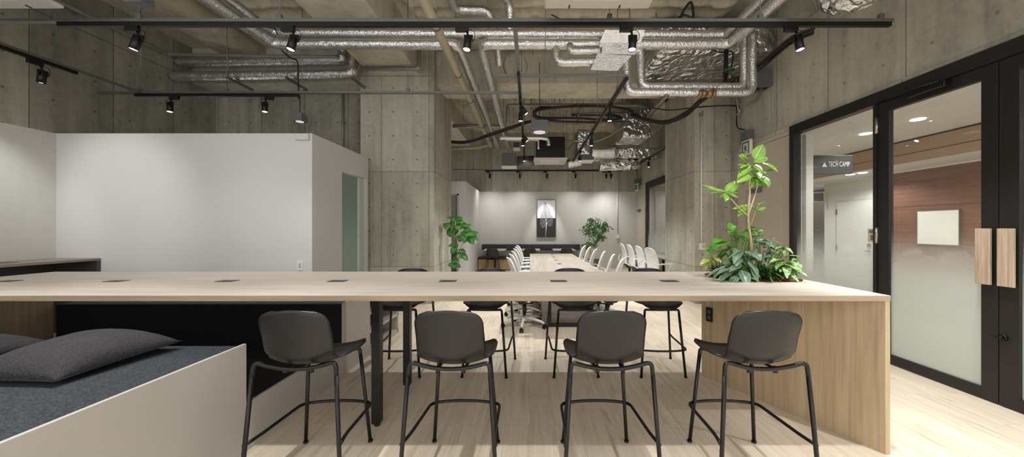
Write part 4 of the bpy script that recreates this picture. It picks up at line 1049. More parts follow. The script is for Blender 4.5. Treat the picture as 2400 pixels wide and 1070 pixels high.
solo('junction_box', B().box(c.x-.09, c.x+.09, c.y, c.y+.12, c.z, c.z+.08, .006), M['greybox'], 'small grey box at the top edge beside the left ceiling unit', 'junction box')
# box pendants
def pendant(x, ytop, ybot, wpx, d, label, cord, disc=True):
    a, c = q(x-wpx/2, ybot, d), q(x+wpx/2, ytop, d)
    t = thing('box_pendant', label, 'ceiling light', ((a.x+c.x)/2, d, a.z))
    part('box', B().box(a.x, c.x, d, d+(c.x-a.x), a.z, c.z, .003), M['greybox'], t)
    m = (a.x+c.x)/2; y = d+(c.x-a.x)/2
    if disc: part('lamp_disc', B().cyl((m, y, a.z+.001), (m, y, a.z-.006), (c.x-a.x)*.36, None, 24), M['discglow'], t)
    part('cord', B().cyl((m, y, c.z), (m, y, cord), .006, None, 8), M['cable'], t)
    return t
pendant(695, 263, 281, 23, 4.97, 'small grey cube lamp hanging above the end of the white partition', 3.38)
pendant(1265, 280, 304, 40, 5.6, 'grey box pendant with round pale disc over the conference table', 4.2)
# boxes on the right wall
t = thing('control_box', 'grey control box high on the right concrete wall beside the pipe loops', 'control box', (3.67, 5.45, 3.65))
part('box', B().box(3.545, 3.80, 5.33, 5.62, 3.65, 3.905, .004), M['greybox'], t)
part('gland', B().cyl((3.64, 5.45, 3.65), (3.64, 5.45, 3.632), .025, None, 14).cyl((3.73, 5.42, 3.65), (3.73, 5.42, 3.632), .025, None, 14), M['track'], t)
t = thing('exit_sign', 'green running figure exit sign under a grey box, behind the rubber tree', 'exit sign', (3.74, 5.83, 2.66))
part('housing', B().box(3.67, 3.80, 5.77, 5.955, 2.925, 3.087, .003), M['greybox'], t)
part('panel', B().box(3.685, 3.735, 5.722, 5.945, 2.675, 2.925, .003), M['signwhite'], t)
def ef(u, v): return (5.945-.223*u, 2.675+.25*v)         # u from far to near, v upwards
def epoly(pts): return [ef(*p) for p in pts]
XS = 3.6845
b = B()
for P in ([(.08, .08), (.08, .90), (.92, .90), (.92, .08), (.82, .08), (.82, .80), (.20, .80), (.20, .08)],
          [(.40, .66), (.47, .70), (.52, .66), (.50, .60), (.43, .60)],
          [(.36, .57), (.52, .60), (.60, .52), (.70, .55), (.70, .50), (.60, .46), (.53, .52), (.55, .38), (.66, .36), (.68, .24), (.63, .24), (.61, .31), (.47, .34), (.44, .22), (.30, .12), (.26, .16), (.38, .26), (.40, .42), (.37, .50), (.30, .46), (.26, .50)]):
    b.prism(epoly(P), 'x', XS-.002, XS+.001)
part('pictogram', b, M['green'], t, 'green running figure in a doorway')
t = thing('exit_sign', 'tiny green exit sign in the far corner above the rear wall door', 'exit sign', (3.6, 11.9, 2.7))
part('housing', B().box(3.62, 3.80, 11.6, 11.85, 2.95, 3.12, .003), M['greybox'], t)
part('panel', B().box(3.64, 3.70, 11.55, 11.85, 2.70, 2.95, .003), M['signwhite'], t)
part('pictogram', B().box(3.636, 3.641, 11.6, 11.8, 2.74, 2.92).box(3.66, 3.69, 11.546, 11.551, 2.74, 2.92), M['green'], t)
# vertical conduits with switch boxes
t = thing('wall_conduit', 'thin white conduit with a small switch box on the right pillar', 'conduit', (3.247, 6.43, 1.1))
x = (1645-CX)*6.42/F
part('pipe', B().cyl((x, 6.435, 1.12), (x, 6.435, 3.54), .017, None, 12), M['whiteplastic'], t)
part('switch_box', B().box(x-.04, x+.055, 6.385, 6.459, 1.02, 1.15, .005), M['whiteplastic'], t)
part('label_plate', B().box(x-.0, x+.04, 6.382, 6.386, 1.05, 1.12), plain('amber_label', (206, 186, 96), .5), t)
part('clip', B().box(x-.035, x+.035, 6.42, 6.458, 3.54, 3.60, .004), M['greypipe'], t)
x = (1447.5-CX)*12.15/F
t = thing('wall_conduit', 'thin white conduit with a small switch plate on the rear wall', 'conduit', (x, 12.16, 1.0))
part('pipe', B().cyl((x, 12.165, 1.2), (x, 12.165, 3.40), .02, None, 10), M['whiteplastic'], t)
part('switch_box', B().box(x-.045, x+.045, 12.13, 12.19, 1.07, 1.20, .004), M['whiteplastic'], t)
t = thing('hanging_conduit', 'grey vertical conduit at the corner between left pillar and rear wall', 'conduit', (-3.87, 7.05, 3))
part('pipe', B().cyl((-3.87, 7.06, 2.8), (-3.87, 7.06, 4.22), .022, None, 10), M['greypipe'], t)
part('clip', B().box(-3.9, -3.84, 7.05, 7.1, 3.6, 3.63).box(-3.9, -3.84, 7.05, 7.1, 3.0, 3.03), M['galv'], t)
# ================================================================== CABLES
def cables(name, pts, n, r, label, spread=.02, cols=('cable',), sag=None):
    t = thing(name, label, 'cable bundle', V(pts[0]))
    for k in range(n):
        a = 2*PI*k/n*1.7; o = V((math.cos(a), .6*math.sin(a*1.3), math.sin(a)))*spread*(.35+.65*random.random())
        P = smooth_path([V(p)+o*(1+.5*random.uniform(-1, 1))+V((random.uniform(-1, 1), random.uniform(-1, 1), random.uniform(-1, 1)))*spread*.35 for p in pts], 7)
        part('cable', B().tube(P, r*(.8+.5*random.random()), 7), M[cols[k % len(cols)]], t)
    return t
cables('cable_bundle', [q(1905, 72, 4.3), q(1850, 100, 4.5), q(1770, 165, 4.95), q(1700, 205, 5.2), q(1645, 236, 5.6), q(1605, 268, 6.1), q(1560, 287, 6.3), q(1515, 280, 7.2), q(1480, 268, 8.0)], 9, .012, 'thick black cable bundle swagging from the right wall to the far cable tray', .035, ('cable', 'cable', 'cablered', 'cable', 'cable'))
cables('cable_bundle', [q(1055, 332, 8.2), q(1095, 332, 8.2), q(1150, 315, 8.2), q(1205, 297, 8.2), q(1240, 286, 8.3), q(1290, 280, 8.3)], 9, .013, 'black cable bundle rising from the left pillar towards the table pendants', .03, ('cable', 'cable', 'cablered'))
cables('cable_coil', [q(1290, 252, 8.3), q(1265, 255, 8.3), q(1252, 265, 8.3), q(1270, 278, 8.3), q(1340, 277, 8.3), q(1420, 281, 8.3), q(1455, 276, 8.3), q(1420, 268, 8.3), q(1340, 270, 8.3)], 6, .012, 'lower loop of coiled black cable on the far tray', .03)
cables('cable_coil', [q(1500, 275, 8.2), q(1475, 258, 8.2), q(1430, 250, 8.2), q(1350, 249, 8.2), q(1290, 254, 8.2), q(1256, 262, 8.2), q(1256, 275, 8.2), q(1300, 284, 8.2), q(1400, 287, 8.2)], 6, .012, 'upper loop of coiled black cable on the far tray', .03, ('cable', 'cable', 'cablered'))
cables('cable_bundle', [q(1700, 110, 5.15), q(1701, 150, 5.15), q(1700, 200, 5.15)], 6, .016, 'black cable riser tied upright beside the valve wheels', .03)
cables('hanging_cable', [q(1636, 90, 5.1), q(1680, 121, 5.1), q(1715, 121, 5.1), q(1716, 150, 5.1), q(1711, 168, 5.1)], 1, .009, 'single black cable looping below the pipe pair by the valve wheels', 0)
cables('hanging_cable', [q(1485, 232, 6.5), q(1520, 250, 6.5), q(1570, 258, 6.5), q(1640, 250, 6.4), q(1700, 247, 6.3), q(1726, 248, 6.2)], 2, .009, 'thin dark cable strung between the pillar and the right wall', .01)
cables('hanging_cable', [q(1784, 207, 5.45), q(1775, 230, 5.45), q(1755, 246, 5.5), q(1735, 247, 5.55), q(1728, 222, 5.6)], 4, .008, 'grey wires curling under the grey control box', .02, ('cablegrey',))
cables('hanging_cable', [q(1724, 222, 6.1), q(1726, 262, 6.1), q(1726, 290, 6.1), q(1731, 300, 6.05), q(1745, 303, 5.9)], 2, .008, 'black cable dropping to the exit sign box', .008)
cables('hanging_cable', [q(1727, 222, 5.7), q(1732, 250, 5.7), q(1738, 262, 5.7), q(1728, 270, 5.7)], 3, .007, 'loose wire ends drooping beside the exit sign cable', .03, ('cablegrey', 'pvc', 'greenwheel'))
cables('hanging_cable', [q(1130, 12, 5.4), q(1200, 22, 5.4), q(1260, 22, 5.4), q(1320, 48, 5.4), q(1345, 62, 5.4)], 1, .011, 'black cable strung behind the near track past the ceiling unit', 0)
cables('hanging_cable', [q(560, 10, 5.0), q(600, 40, 5.0), q(635, 55, 5.0), q(650, 80, 4.7)], 1, .009, 'black cable tied along the foil pipes on the left', 0)
cables('hanging_cable', [q(660, 118, 5.1), q(680, 135, 5.1), q(697, 145, 5.0), q(699, 190, 5.0), q(700, 232, 5.0)], 1, .008, 'black cable dropping to the small grey cube lamp', 0)
cables('hanging_cable', [q(1590, 55, 4.9), q(1600, 25, 4.9), q(1618, 5, 4.9), q(1622, 40, 4.9), q(1600, 35, 4.9), q(1575, 55, 4.9)], 2, .013, 'black flexible hose curl above the near track', .02)
cables('hanging_cable', [q(2150, 2, 3.4), q(2170, 12, 3.4), q(2190, 8, 3.4), q(2215, -6, 3.4)], 4, .012, 'black cable knot at the top edge by the right wall', .02)
cables('hanging_cable', [q(1345, 330, 8.6), q(1400, 330, 8.6), q(1450, 305, 8.6), q(1470, 285, 8.6)], 1, .011, 'pale flexible hose curving below the far cable tray', 0, ('pvc',))
cables('hanging_cable', [q(1488, 380, 11.4), q(1492, 396, 11.5), q(1493, 415, 11.6)], 1, .012, 'thin cable dropping to the far exit sign', 0)
# tray of light steel channels carrying the coils
t = thing('cable_tray', 'light steel channel frame carrying the coiled cables in the far bay', 'cable tray', q(1420, 285, 8.2))
def chan(a, b, w=.02): return B().tube([a, b], w, 4)
for a, b_ in ((q(1347, 267, 8.1), q(1497, 263, 8.1)), (q(1338, 287, 8.4), q(1477, 285, 8.4))): part('rail', chan(a, b_), M['galv'], t)
for a, b_ in ((q(1360, 253, 7.9), q(1351, 290, 8.6)), (q(1498, 250, 7.7), q(1455, 295, 8.8))): part('cross_rail', chan(a, b_, .026), M['galv'], t)
rods(t, [(q(x, y, d).x, d, q(x, y, d).z) for x, y, d in ((1356, 267, 8.1), (1497, 263, 8.1), (1352, 287, 8.4), (1468, 285, 8.4))])
# loose threaded rods hanging from the ribbed ceiling
ex = []
for k in range(44):
    x = random.uniform(-1.8, 2.9); y = random.uniform(7.6, 9.6); ex.append((x, y, random.uniform(4.0, 4.5)))
for i, (x, y, z) in enumerate(ex):
    solo('threaded_rod', B().cyl((x, y, z), (x, y, ZC), .005, None, 6), M['galv'], 'thin threaded steel rod hanging from the ribbed foam ceiling', 'rod', 'threaded rods in the far bay')
for x, y, z in ((-1.5, 5.3, 4.4), (-1.15, 5.3, 4.4), (1.55, 5.3, 4.4), (2.0, 5.4, 4.35), (.05, 5.7, 4.3), (.4, 5.7, 4.3)):
    solo('threaded_rod', B().cyl((x, y, z), (x, y, ZC if x > -2 else 4.325), .006, None, 6), M['galv'], 'thin threaded steel rod hanging near the foil pipes', 'rod', 'threaded rods in the near bay')
for x, l in ((-5.33, 'angled steel pipe bracket farthest left under the wall pipes'), (-4.29, 'angled steel pipe bracket midway under the wall pipes'), (-3.13+.0, 'angled steel pipe bracket at the pipe elbows by the pillar')):
    t = thing('pipe_bracket', l, 'bracket', (x, 6.25, 4.07))
    part('arm', B().box(x-.02, x+.02, 6.0, 6.56, 4.06, 4.095), M['galv'], t)
    part('hanger_rod', B().cyl((x, 6.03, 4.08), (x, 6.03, ZC), .005, None, 6), M['galv'], t)
# ================================================================== PLANTS
UP = V((0, 0, 1))
def rv(a=1.0): return V((random.gauss(0, a), random.gauss(0, a), random.gauss(0, a)))
t = thing('planter_trough', 'planting trough of bark chips set into the counter by the glass', 'planter', (1.93, 2.985, .62))
n = 28
def se(k, rx, ry):
    a = 2*PI*k/n; f = lambda v: math.copysign(abs(v)**.8, v)
    return (1.93+rx*f(math.cos(a)), 2.985+ry*f(math.sin(a)))
def soil(u, v):
    x, y = se(u*n, .345*v+.001, .30*v+.001); return V((x, y, .985+.03*(1-v)+.02*noise.noise(V((x*14, y*14, 0)))+.012*noise.noise(V((x*40, y*40, 0)))))
b = B().grid(soil, n, 14)
part('bark_mulch', b, M['soil'], t)
b = B()
for k in range(90):
    u, v = random.random(), math.sqrt(random.random())*.97; p = soil(u, v); a = random.random()*PI
    b.box(-.02, .02, -.006, .006, -.003, .006, 0, Matrix.Translation(p+UP*.006) @ Matrix.Rotation(a, 4, 'Z') @ Matrix.Rotation(random.uniform(-.5, .5), 4, 'Y'))
c = part('bark_chip', b, M['soil'], t); c['kind'] = 'stuff'
part('lining', B().lathe([(.31, .968), (.33, .985)], (1.93, 2.985, 0), 24), M['black'], t)

# rubber tree
P3 = lambda x, y, d=3.0: W(x, y, d)
t = thing('rubber_tree', 'slim rubber tree with broad light green leaves rising from the counter planter', 'tree', (1.94, 2.99, 1.0))
tr = [P3(1761, 640), P3(1761, 575), P3(1757, 545), P3(1754, 520), P3(1754, 490), P3(1757, 455), P3(1757, 420), P3(1758, 388)]
part('trunk', B().tube(smooth_path(tr, 6), .014, 10, rs=[.0125-.007*k/(len(tr)*6-6+.001) for k in range((len(tr)-1)*6+1)]), M['bark'], t)
def br(pts, r0, r1):
    P = smooth_path(pts, 5); return B().tube(P, r0, 8, rs=[r0+(r1-r0)*k/(len(P)-1) for k in range(len(P))])
brs = [([P3(1754, 505), P3(1735, 490, 2.97), P3(1715, 468, 2.93), P3(1700, 452, 2.9)], .008, .005),
       ([P3(1755, 500), P3(1765, 470, 3.03), P3(1774, 440, 3.05), P3(1778, 420, 3.06)], .009, .006),
       ([P3(1757, 528), P3(1766, 510, 2.97), P3(1771, 493, 2.95), P3(1780, 478, 2.93)], .006, .004),
       ([P3(1752, 512), P3(1744, 500, 3.05), P3(1737, 490, 3.09)], .005, .003)]
for pts, a, c in brs: part('branch', br(pts, a*.75, c*.75), M['bark'], t)
def lf(b, x0, y0, x1, y1, d0, d1, wid, upv=None, shape='ovate', curl=.12, fold=.12):
    a, c = P3(x0, y0, d0), P3(x1, y1, d1); d = c-a
    if upv is None: upv = V((random.uniform(-.35, .35), -.75, .7))
    b.leaf(a, d, upv, d.length, wid, shape, curl, fold, 9)
b = B()
for L_ in ((1768, 372, 1790, 338, 3.0, 2.95, .115, V((0, -1, .15))), (1754, 378, 1735, 362, 3.0, 2.93, .085, V((-.1, -1, .5))), (1762, 380, 1800, 382, 3.0, 2.9, .06, V((0, -.5, 1))),
           (1768, 376, 1804, 364, 3.0, 3.08, .09, V((.2, -.9, .6))), (1766, 384, 1788, 404, 3.0, 2.88, .07, V((.1, -.9, .5))), (1790, 384, 1822, 397, 3.0, 2.95, .06, V((.2, -.7, .8))),
           (1788, 403, 1815, 396, 3.02, 2.92, .06, None), (1756, 384, 1738, 388, 3.0, 2.9, .055, None), (1760, 388, 1740, 402, 3.0, 2.92, .075, V((-.2, -.9, .5))),
           (1757, 404, 1730, 424, 3.0, 2.93, .10, V((-.2, -.9, .5))), (1757, 410, 1737, 432, 3.0, 3.08, .06, None), (1764, 398, 1784, 412, 3.03, 2.9, .085, V((0, -.9, .5))),
           (1778, 412, 1806, 433, 3.05, 2.93, .095, V((.1, -.95, .35))), (1777, 416, 1795, 436, 3.05, 2.97, .045, None), (1776, 414, 1776, 432, 3.05, 2.97, .07, V((0, -1, .2))),
           (1782, 404, 1806, 420, 3.06, 3.1, .05, None), (1752, 396, 1733, 380, 3.0, 3.1, .05, None), (1770, 420, 1760, 436, 3.05, 3.0, .05, None), (1785, 405, 1798, 408, 3.05, 3.15, .07, None),
           (1700, 452, 1648, 435, 2.9, 2.85, .045, V((0, -.4, 1))), (1700, 452, 1666, 446, 2.9, 2.8, .035, V((0, -.4, 1))), (1703, 450, 1716, 424, 2.9, 2.92, .055, V((-.6, -.8, .2))), (1706, 451, 1736, 424, 2.9, 3.0, .06, V((.3, -.8, .6))),
           (1702, 453, 1702, 468, 2.9, 2.8, .06, V((0, -1, .4))), (1704, 453, 1731, 449, 2.9, 2.85, .035, V((0, -.4, 1))), (1705, 453, 1732, 456, 2.9, 2.95, .03, V((0, -.4, 1))), (1700, 453, 1680, 456, 2.9, 3.0, .04, None), (1706, 454, 1719, 459, 2.9, 2.83, .04, None), (1700, 450, 1690, 443, 2.9, 3.0, .035, None),
           (1780, 478, 1794, 472, 2.93, 2.88, .035, None), (1775, 492, 1795, 485, 2.93, 2.9, .035, None), (1770, 490, 1764, 480, 2.93, 2.88, .05, None), (1775, 494, 1787, 493, 2.93, 2.87, .03, None), (1772, 490, 1793, 500, 2.93, 3.02, .03, None),
           (1745, 484, 1719, 486, 3.05, 2.98, .035, None), (1748, 482, 1733, 494, 3.05, 2.95, .06, None), (1748, 484, 1731, 503, 3.05, 2.95, .055, None), (1738, 490, 1752, 482, 3.05, 3.1, .05, None), (1740, 488, 1757, 500, 3.05, 3.08, .05, None)):
    lf(b, *L_)
    if L_[6] < .09:
        j = lambda s: random.uniform(-s, s)
        lf(b, L_[0]+j(3), L_[1]+j(3), L_[2]+j(13), L_[3]+j(11), L_[4], L_[5]+j(.12)+.04, L_[6]*.85)
part('foliage', b, M['rubber'], t)

# leafy underplanting: each plant roots in the soil
def clump(name, label, at, mat, leaves, stem='twig', shape='ovate', cat='plant'):
    """leaves: (base_dx, base_dy, height, reach vector, length, width) - a petiole and its blade"""
    t = thing(name, label, cat, (at[0], at[1], 1.0))
    o = V((at[0], at[1], 1.0)); s = B(); f = B()
    for (hx, hy, hz, d, L, w, cu) in leaves:
        p = o+V((hx, hy, hz)); r0 = o+V((hx*.12+random.uniform(-.012, .012), hy*.12+random.uniform(-.012, .012), 0))
        mid = r0.lerp(p, .55)+V((0, 0, hz*.12)); P = smooth_path([r0, mid, p], 5); s.tube(P, .0032, 5)
        f.leaf(p, d, UP if abs(V(d).normalized().z) < .9 else V((0, -1, .2)), L, w, shape, cu, .1, 8, .12)
    part('stem', s, M[stem], t); part('foliage', f, mat, t)
    return t
def at_px(x, y, d): return W(x, y, d)
def clump_px(name, label, at, mat, spec, **kw):
    L = []
    for (x0, y0, d0, x1, y1, d1, w, cu) in spec:
        a, c = W(x0, y0, d0), W(x1, y1, d1); L.append((a.x-at[0], a.y-at[1], a.z-1.0, c-a, (c-a).length, w, cu))
        for k in range(2):
            j = V((random.gauss(0, .035), random.uniform(-.02, .10), random.uniform(-.06, .025)))
            d = c-a+V((random.gauss(0, .05), random.gauss(0, .05), random.gauss(0, .03)))
            if a.z+j.z > 1.03: L.append((a.x-at[0]+j.x, a.y-at[1]+j.y, a.z-1.0+j.z, d, (c-a).length*random.uniform(.6, .95), w*random.uniform(.6, .95), cu))
    return clump(name, label, at, mat, L, **kw)
clump_px('monstera', 'split leaf monstera with big bright green leaves behind the trunk', (1.87, 3.06), M['monstera'],
  [(1706, 567, 2.98, 1672, 575, 2.9, .13, .2), (1708, 568, 2.99, 1721, 562, 3.0, .06, .1), (1725, 541, 2.95, 1758, 552, 2.85, .11, .2), (1723, 540, 2.96, 1707, 541, 2.9, .08, .2), (1722, 536, 2.97, 1708, 524, 3.0, .045, .1),
   (1765, 540, 3.15, 1776, 545, 3.05, .14, .2), (1755, 545, 3.2, 1742, 535, 3.15, .1, .2), (1776, 553, 3.1, 1792, 552, 3.05, .08, .2), (1748, 552, 3.1, 1733, 556, 3.05, .07, .15), (1770, 558, 3.05, 1800, 563, 2.95, .07, .2),
   (1712, 580, 3.0, 1682, 598, 2.95, .06, .1), (1730, 590, 2.95, 1708, 602, 2.85, .07, .2), (1725, 578, 3.1, 1705, 580, 3.05, .06, .2), (1766, 565, 3.15, 1776, 572, 3.1, .08, .2)], shape='ovate')
clump_px('philodendron', 'silvery grey green philodendron drooping over the front of the counter planter', (1.86, 2.82), M['philo'],
  [(1738, 632, 2.76, 1756, 663, 2.62, .085, .3), (1732, 645, 2.74, 1708, 662, 2.62, .07, .25), (1722, 632, 2.76, 1683, 650, 2.66, .065, .2), (1738, 622, 2.78, 1708, 628, 2.7, .075, .2), (1738, 588, 2.85, 1718, 603, 2.74, .07, .3),
   (1750, 588, 2.86, 1786, 601, 2.72, .12, .25), (1735, 605, 2.8, 1725, 618, 2.72, .06, .2), (1760, 620, 2.78, 1781, 651, 2.66, .06, .35), (1752, 613, 2.78, 1785, 638, 2.68, .06, .4), (1740, 628, 2.76, 1692, 634, 2.74, .04, .25),
   (1700, 622, 2.82, 1668, 646, 2.72, .045, .2), (1772, 606, 2.84, 1813, 621, 2.74, .05, .3), (1748, 604, 2.9, 1757, 596, 2.8, .09, .1), (1757, 650, 2.72, 1780, 657, 2.66, .05, .1)])
clump_px('dark_leaf_plant', 'dark glossy broad leaf plant on the glass side of the trunk', (1.99, 2.95), M['philo'],
  [(1778, 565, 2.9, 1813, 570, 2.78, .10, .2), (1808, 563, 2.95, 1836, 567, 2.9, .05, .25), (1806, 578, 2.9, 1789, 578, 2.85, .05, .1), (1808, 578, 2.9, 1833, 582, 2.8, .07, .2), (1800, 590, 2.9, 1828, 598, 2.82, .06, .2), (1795, 596, 2.86, 1812, 614, 2.8, .045, .3)])
clump_px('variegated_plant', 'pale variegated arrowhead plant beside the glass, spilling over the trough', (2.09, 2.95), M['pothos'],
  [(1836, 579, 2.85, 1860, 583, 2.75, .05, .4), (1836, 579, 2.86, 1818, 574, 2.8, .045, .3), (1846, 600, 2.8, 1872, 594, 2.72, .06, .3), (1843, 618, 2.78, 1866, 625, 2.68, .075, .2), (1836, 607, 2.82, 1805, 603, 2.72, .08, .2), (1832, 612, 2.8, 1818, 622, 2.7, .06, .2),
   (1845, 628, 2.74, 1845, 646, 2.66, .06, .2), (1860, 612, 2.78, 1870, 626, 2.7, .06, .3), (1866, 632, 2.76, 1893, 642, 2.66, .05, .2), (1852, 612, 2.82, 1868, 608, 2.76, .05, .2), (1836, 596, 2.9, 1846, 592, 2.85, .08, .2), (1820, 625, 2.8, 1806, 618, 2.74, .06, .2),
   (1856, 640, 2.74, 1868, 650, 2.68, .03, .2), (1850, 634, 2.78, 1838, 640, 2.7, .04, .2), (1870, 620, 2.8, 1876, 636, 2.72, .05, .2)], shape='heart')
clump_px('croton_plant', 'yellow edged croton on the pillar side of the counter planter', (1.70, 3.03), M['croton'],
  [(1665, 606, 3.0, 1641, 617, 2.95, .075, .1), (1670, 588, 3.05, 1656, 581, 3.0, .035, .1), (1672, 600, 3.0, 1681, 610, 2.95, .03, .2), (1683, 590, 3.05, 1692, 584, 3.0, .05, .2), (1680, 592, 3.05, 1668, 586, 3.0, .03, .1), (1670, 596, 3.0, 1664, 588, 2.95, .03, .1), (1684, 596, 3.0, 1699, 592, 2.95, .05, .1),
   (1690, 600, 3.05, 1697, 582, 3.05, .05, .1), (1678, 605, 2.95, 1690, 612, 2.88, .05, .2), (1668, 608, 3.0, 1676, 618, 2.95, .03, .1)], stem='bark')
def tuft(name, label, at, mat, n, L, w, hmax, shape='lance', spread=.13, droop=.5):
    t = thing(name, label, 'plant', (at[0], at[1], 1.0)); o = V((at[0], at[1], .995)); f = B(); s = B()
    for k in range(n):
        a = random.random()*2*PI; e = random.uniform(.15, 1.0); d = V((math.cos(a), math.sin(a), e*hmax))
        p = o+V((math.cos(a), math.sin(a), 0))*random.uniform(0, spread)+UP*random.uniform(.0, .07)
        f.leaf(p, d, UP, L*random.uniform(.6, 1.15), w*random.uniform(.7, 1.2), shape, droop, .15, 7)
        if k % 4 == 0: s.tube([o+(p-o)*.3, p], .003, 5)
    part('foliage', f, mat, t); part('stem', s, M['twig'], t); return t
tuft('fern', 'low lacy fern at the pillar side corner of the counter planter', (1.70, 2.90), M['fern'], 90, .11, .022, .8, spread=.10)
tuft('spider_plant', 'dark grassy plant with arching blades in the middle of the planter', (1.98, 2.86), M['deep'], 70, .20, .022, 1.3, spread=.08, droop=.55)
tuft('ground_ivy', 'dense small leaved dark green ground cover under the trunk', (1.88, 3.0), M['deep'], 150, .10, .05, 1.3, 'ovate', .20, .2)
tuft('ground_ivy', 'dense small leaved ground cover below the variegated plant', (2.10, 2.97), M['pothos'], 70, .085, .05, 1.3, 'heart', .12, .3)
tuft('ground_ivy', 'dense small leaved ground cover behind the croton', (1.74, 3.05), M['deep'], 80, .10, .05, 1.5, 'ovate', .11, .2)

# floor plant beside the left pillar
D0 = 7.05
t = thing('umbrella_tree', 'tall leafy floor plant with rounded leaves beside the left pillar', 'plant', (W(1075, 600, D0).x, D0, 0))
c = W(1075, 600, D0)
part('pot', B().lathe([(.15, 0), (.20, .38), (.21, .40), (.19, .40), (.185, .36), (.02, .36)], (c.x, D0, 0), 24), M['pot'], t)
part('trunk', B().tube(smooth_path([V((c.x, D0, .36)), W(1075, 636, D0), W(1076, 600, D0), W(1073, 575, D0), W(1070, 550, D0), W(1067, 530, D0), W(1066, 516, D0)], 6), .012, 8), M['bark'], t)
for pts in ([W(1076, 588, D0), W(1083, 572, 6.95), W(1092, 558, 6.9), W(1098, 548, 6.9)], [W(1073, 632, D0), W(1066, 626, 6.95), W(1062, 622, 6.9)], [W(1071, 560, D0), W(1060, 545, 7.1), W(1055, 535, 7.1)]):
    part('branch', br(pts, .008, .004), M['bark'], t)
b = B()
for (x0, y0, x1, y1, w) in ((1066, 516, 1048, 507, .14), (1066, 516, 1083, 508, .12), (1066, 518, 1052, 524, .16), (1068, 520, 1090, 520, .14), (1060, 530, 1040, 524, .13), (1060, 534, 1045, 550, .15), (1066, 528, 1084, 532, .17),
    (1060, 540, 1052, 556, .14), (1070, 535, 1060, 548, .16), (1085, 540, 1104, 536, .15), (1090, 545, 1112, 548, .16), (1096, 548, 1122, 543, .13), (1098, 550, 1108, 570, .16), (1100, 548, 1121, 568, .15), (1092, 552, 1086, 568, .15), (1082, 552, 1074, 566, .16),
    (1078, 545, 1094, 552, .17), (1066, 574, 1050, 575, .09), (1074, 576, 1064, 573, .07), (1070, 580, 1056, 592, .15), (1076, 584, 1092, 588, .08), (1074, 590, 1082, 604, .12), (1078, 592, 1097, 608, .13), (1072, 600, 1066, 606, .1), (1074, 606, 1057, 614, .14), (1066, 622, 1050, 617, .14), (1064, 618, 1079, 624, .1), (1060, 628, 1072, 618, .1),
    (1058, 512, 1066, 500, .1), (1076, 528, 1096, 526, .14), (1086, 534, 1102, 524, .12), (1050, 530, 1036, 522, .1), (1048, 540, 1042, 530, .1)):
    dd = random.uniform(-.16, .12); a_, c_ = W(x0, y0, D0+dd*.3-.05), W(x1, y1, D0+dd-.08)
    b.leaf(a_, c_-a_, V((random.uniform(-.4, .4), -.8, .7)), (c_-a_).length, w*1.05, 'ovate', .2, .1, 8, .15)
for v in b.bm.verts: v.co.x = max(v.co.x, -1.80)
part('foliage', b, M['umbrella'], t)
# leafy tree at the rear wall
D0 = 11.35
t = thing('bamboo_tree', 'leafy potted tree of fine drooping leaves against the rear wall', 'tree', (W(1392, 600, D0).x, D0, 0))
c = W(1392, 600, D0)
part('pot', B().lathe([(.17, 0), (.22, .4), (.20, .40), (.02, .38)], (c.x, D0, 0), 24), M['pot'], t)
stems = ([V((c.x, D0, .36)), W(1388, 600, D0), W(1380, 570, D0), W(1384, 545, D0), W(1388, 522, D0)], [V((c.x, D0, .36)), W(1394, 580, D0), W(1406, 560, D0), W(1414, 535, 11.2)], [V((c.x, D0, .36)), W(1384, 590, D0), W(1372, 560, 11.2), W(1376, 535, 11.2)])
for pts in stems: part('trunk', br(pts, .015, .006), M['bark'], t)
b = B()
cl = [(1392, 520, .2), (1380, 528, .15), (1374, 535, .15), (1400, 530, .22), (1414, 528, .2), (1388, 538, .22), (1404, 542, .2), (1418, 535, .12), (1384, 515, .1), (1408, 552, .14), (1400, 560, .12), (1382, 570, .12), (1410, 556, .1), (1376, 545, .12), (1394, 572, .1), (1372, 575, .1), (1420, 524, .08), (1396, 548, .18)]
for (x, y, s) in cl:
    o = W(x, y, D0+random.uniform(-.15, .15))
    for k in range(int(170*s)+14):
        p = o+V((random.gauss(0, s*.55), random.gauss(0, s*.5), random.gauss(0, s*.45)))
        b.leaf(p, V((random.gauss(0, .7), random.gauss(0, .6), -random.uniform(.2, 1.1))), V((random.gauss(0, .5), -1, .5)), random.uniform(.09, .15), .028, 'lance', .2, .15, 4)
part('foliage', b, M['deep'], t)
# ================================================================== LIGHT AND CAMERA
WARM = (1, .99, .975)
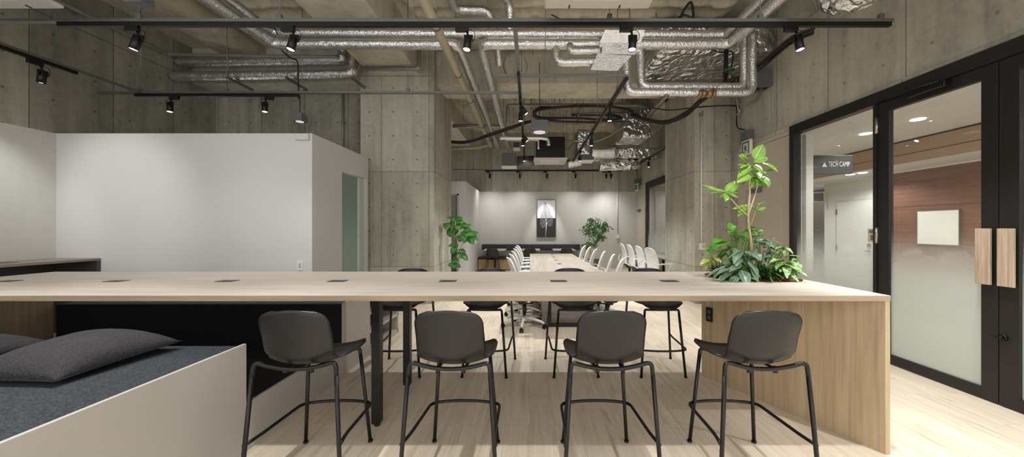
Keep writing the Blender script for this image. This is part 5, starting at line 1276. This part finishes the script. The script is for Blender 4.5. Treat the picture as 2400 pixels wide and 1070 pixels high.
# unseen lamps around the photographer: some of the track system, others added fill
for x in (-4.6, -3.0, -1.4, .3, 1.9):
    lamp((x, 1.93, 3.1), (x, 1.15, 0), ROOMW, 80, .9, .03, WARM, 'unseen_lamp')
for x in (-4.0, -1.6, .8, 3.0):
    lamp((x, -.4, 3.1), (x, -.3, 0), 90, 84, .6, .05, WARM, 'unseen_lamp')  # rear row added so its floor bounce lifts the ceiling
lamp((-5.68, 2.3, 3.1), (-5.62, 4.7, 1.85), 62, 52, .9, .04, (1, .97, .92), 'unseen_lamp')
lamp((-3.4, 2.0, 3.1), (-3.9, 4.7, 1.4), 20, 74, 1.0, .04, (1, .97, .94), 'unseen_lamp')
lamp((3.05, 2.5, 3.2), (3.0, 2.6, 0), 125, 62, .6, .03, WARM, 'unseen_lamp')  # added lamp that brightens the aisle floor by the glass front
lamp((3.2, .9, 3.2), (3.1, 1.6, 0), 130, 70, .6, .03, WARM, 'unseen_lamp')  # second added lamp for the same aisle floor
lamp((2.4, 1.9, 3.1), (2.0, 3.0, 1.2), 60, 45, .7, .03, WARM, 'unseen_lamp')
for x, y, z, w in ((5.38, 5.47, 2.92, 75), (5.40, 4.75, 2.92, 75), (6.73, 7.17, 2.54, 30), (6.78, 6.96, 2.54, 30), (5.35, 3.2, 2.92, 75), (5.35, 1.6, 2.92, 75), (5.4, 8.5, 2.92, 75), (5.4, 10.5, 2.92, 50), (7.9, 10, 2.5, 10)):
    lamp((x, y, z), (x, y, 0), w, 150, .5, .07, (1, .97, .92), 'corridor_lamp')
lamp((-4.6, 5.5, 2.5), (-4.6, 5.5, 0), 30, 140, .6, .1, (1, .97, .92), 'partition_room_lamp')
w = bpy.data.worlds.new('ambient_fill'); bpy.context.scene.world = w; w.use_nodes = True
bg = w.node_tree.nodes['Background']; bg.inputs[0].default_value = (1, .99, .975, 1); bg.inputs[1].default_value = 1.15  # even fill added to lift the dim concrete, entering by the open rear
cam = bpy.data.cameras.new('camera'); co = bpy.data.objects.new('camera', cam); C.objects.link(co)
co.location = (0, 0, EYE); co.rotation_euler = (PI/2, 0, 0)
cam.sensor_width = 36; cam.lens = F/2400*36; cam.shift_x = -(CX-1200)/2400; cam.shift_y = 0.0; cam.clip_start = .02
sc = bpy.context.scene; sc.camera = co
sc.view_settings.view_transform = 'Standard'; sc.view_settings.look = 'None'; sc.view_settings.gamma = 1; sc.view_settings.exposure = EXPO
sc.cycles.use_denoising = True
sc.cycles.max_bounces = 8; sc.cycles.diffuse_bounces = 5; sc.cycles.glossy_bounces = 4; sc.cycles.transparent_max_bounces = 12
sc.cycles.sample_clamp_indirect = 6; sc.cycles.caustics_reflective = False; sc.cycles.caustics_refractive = False
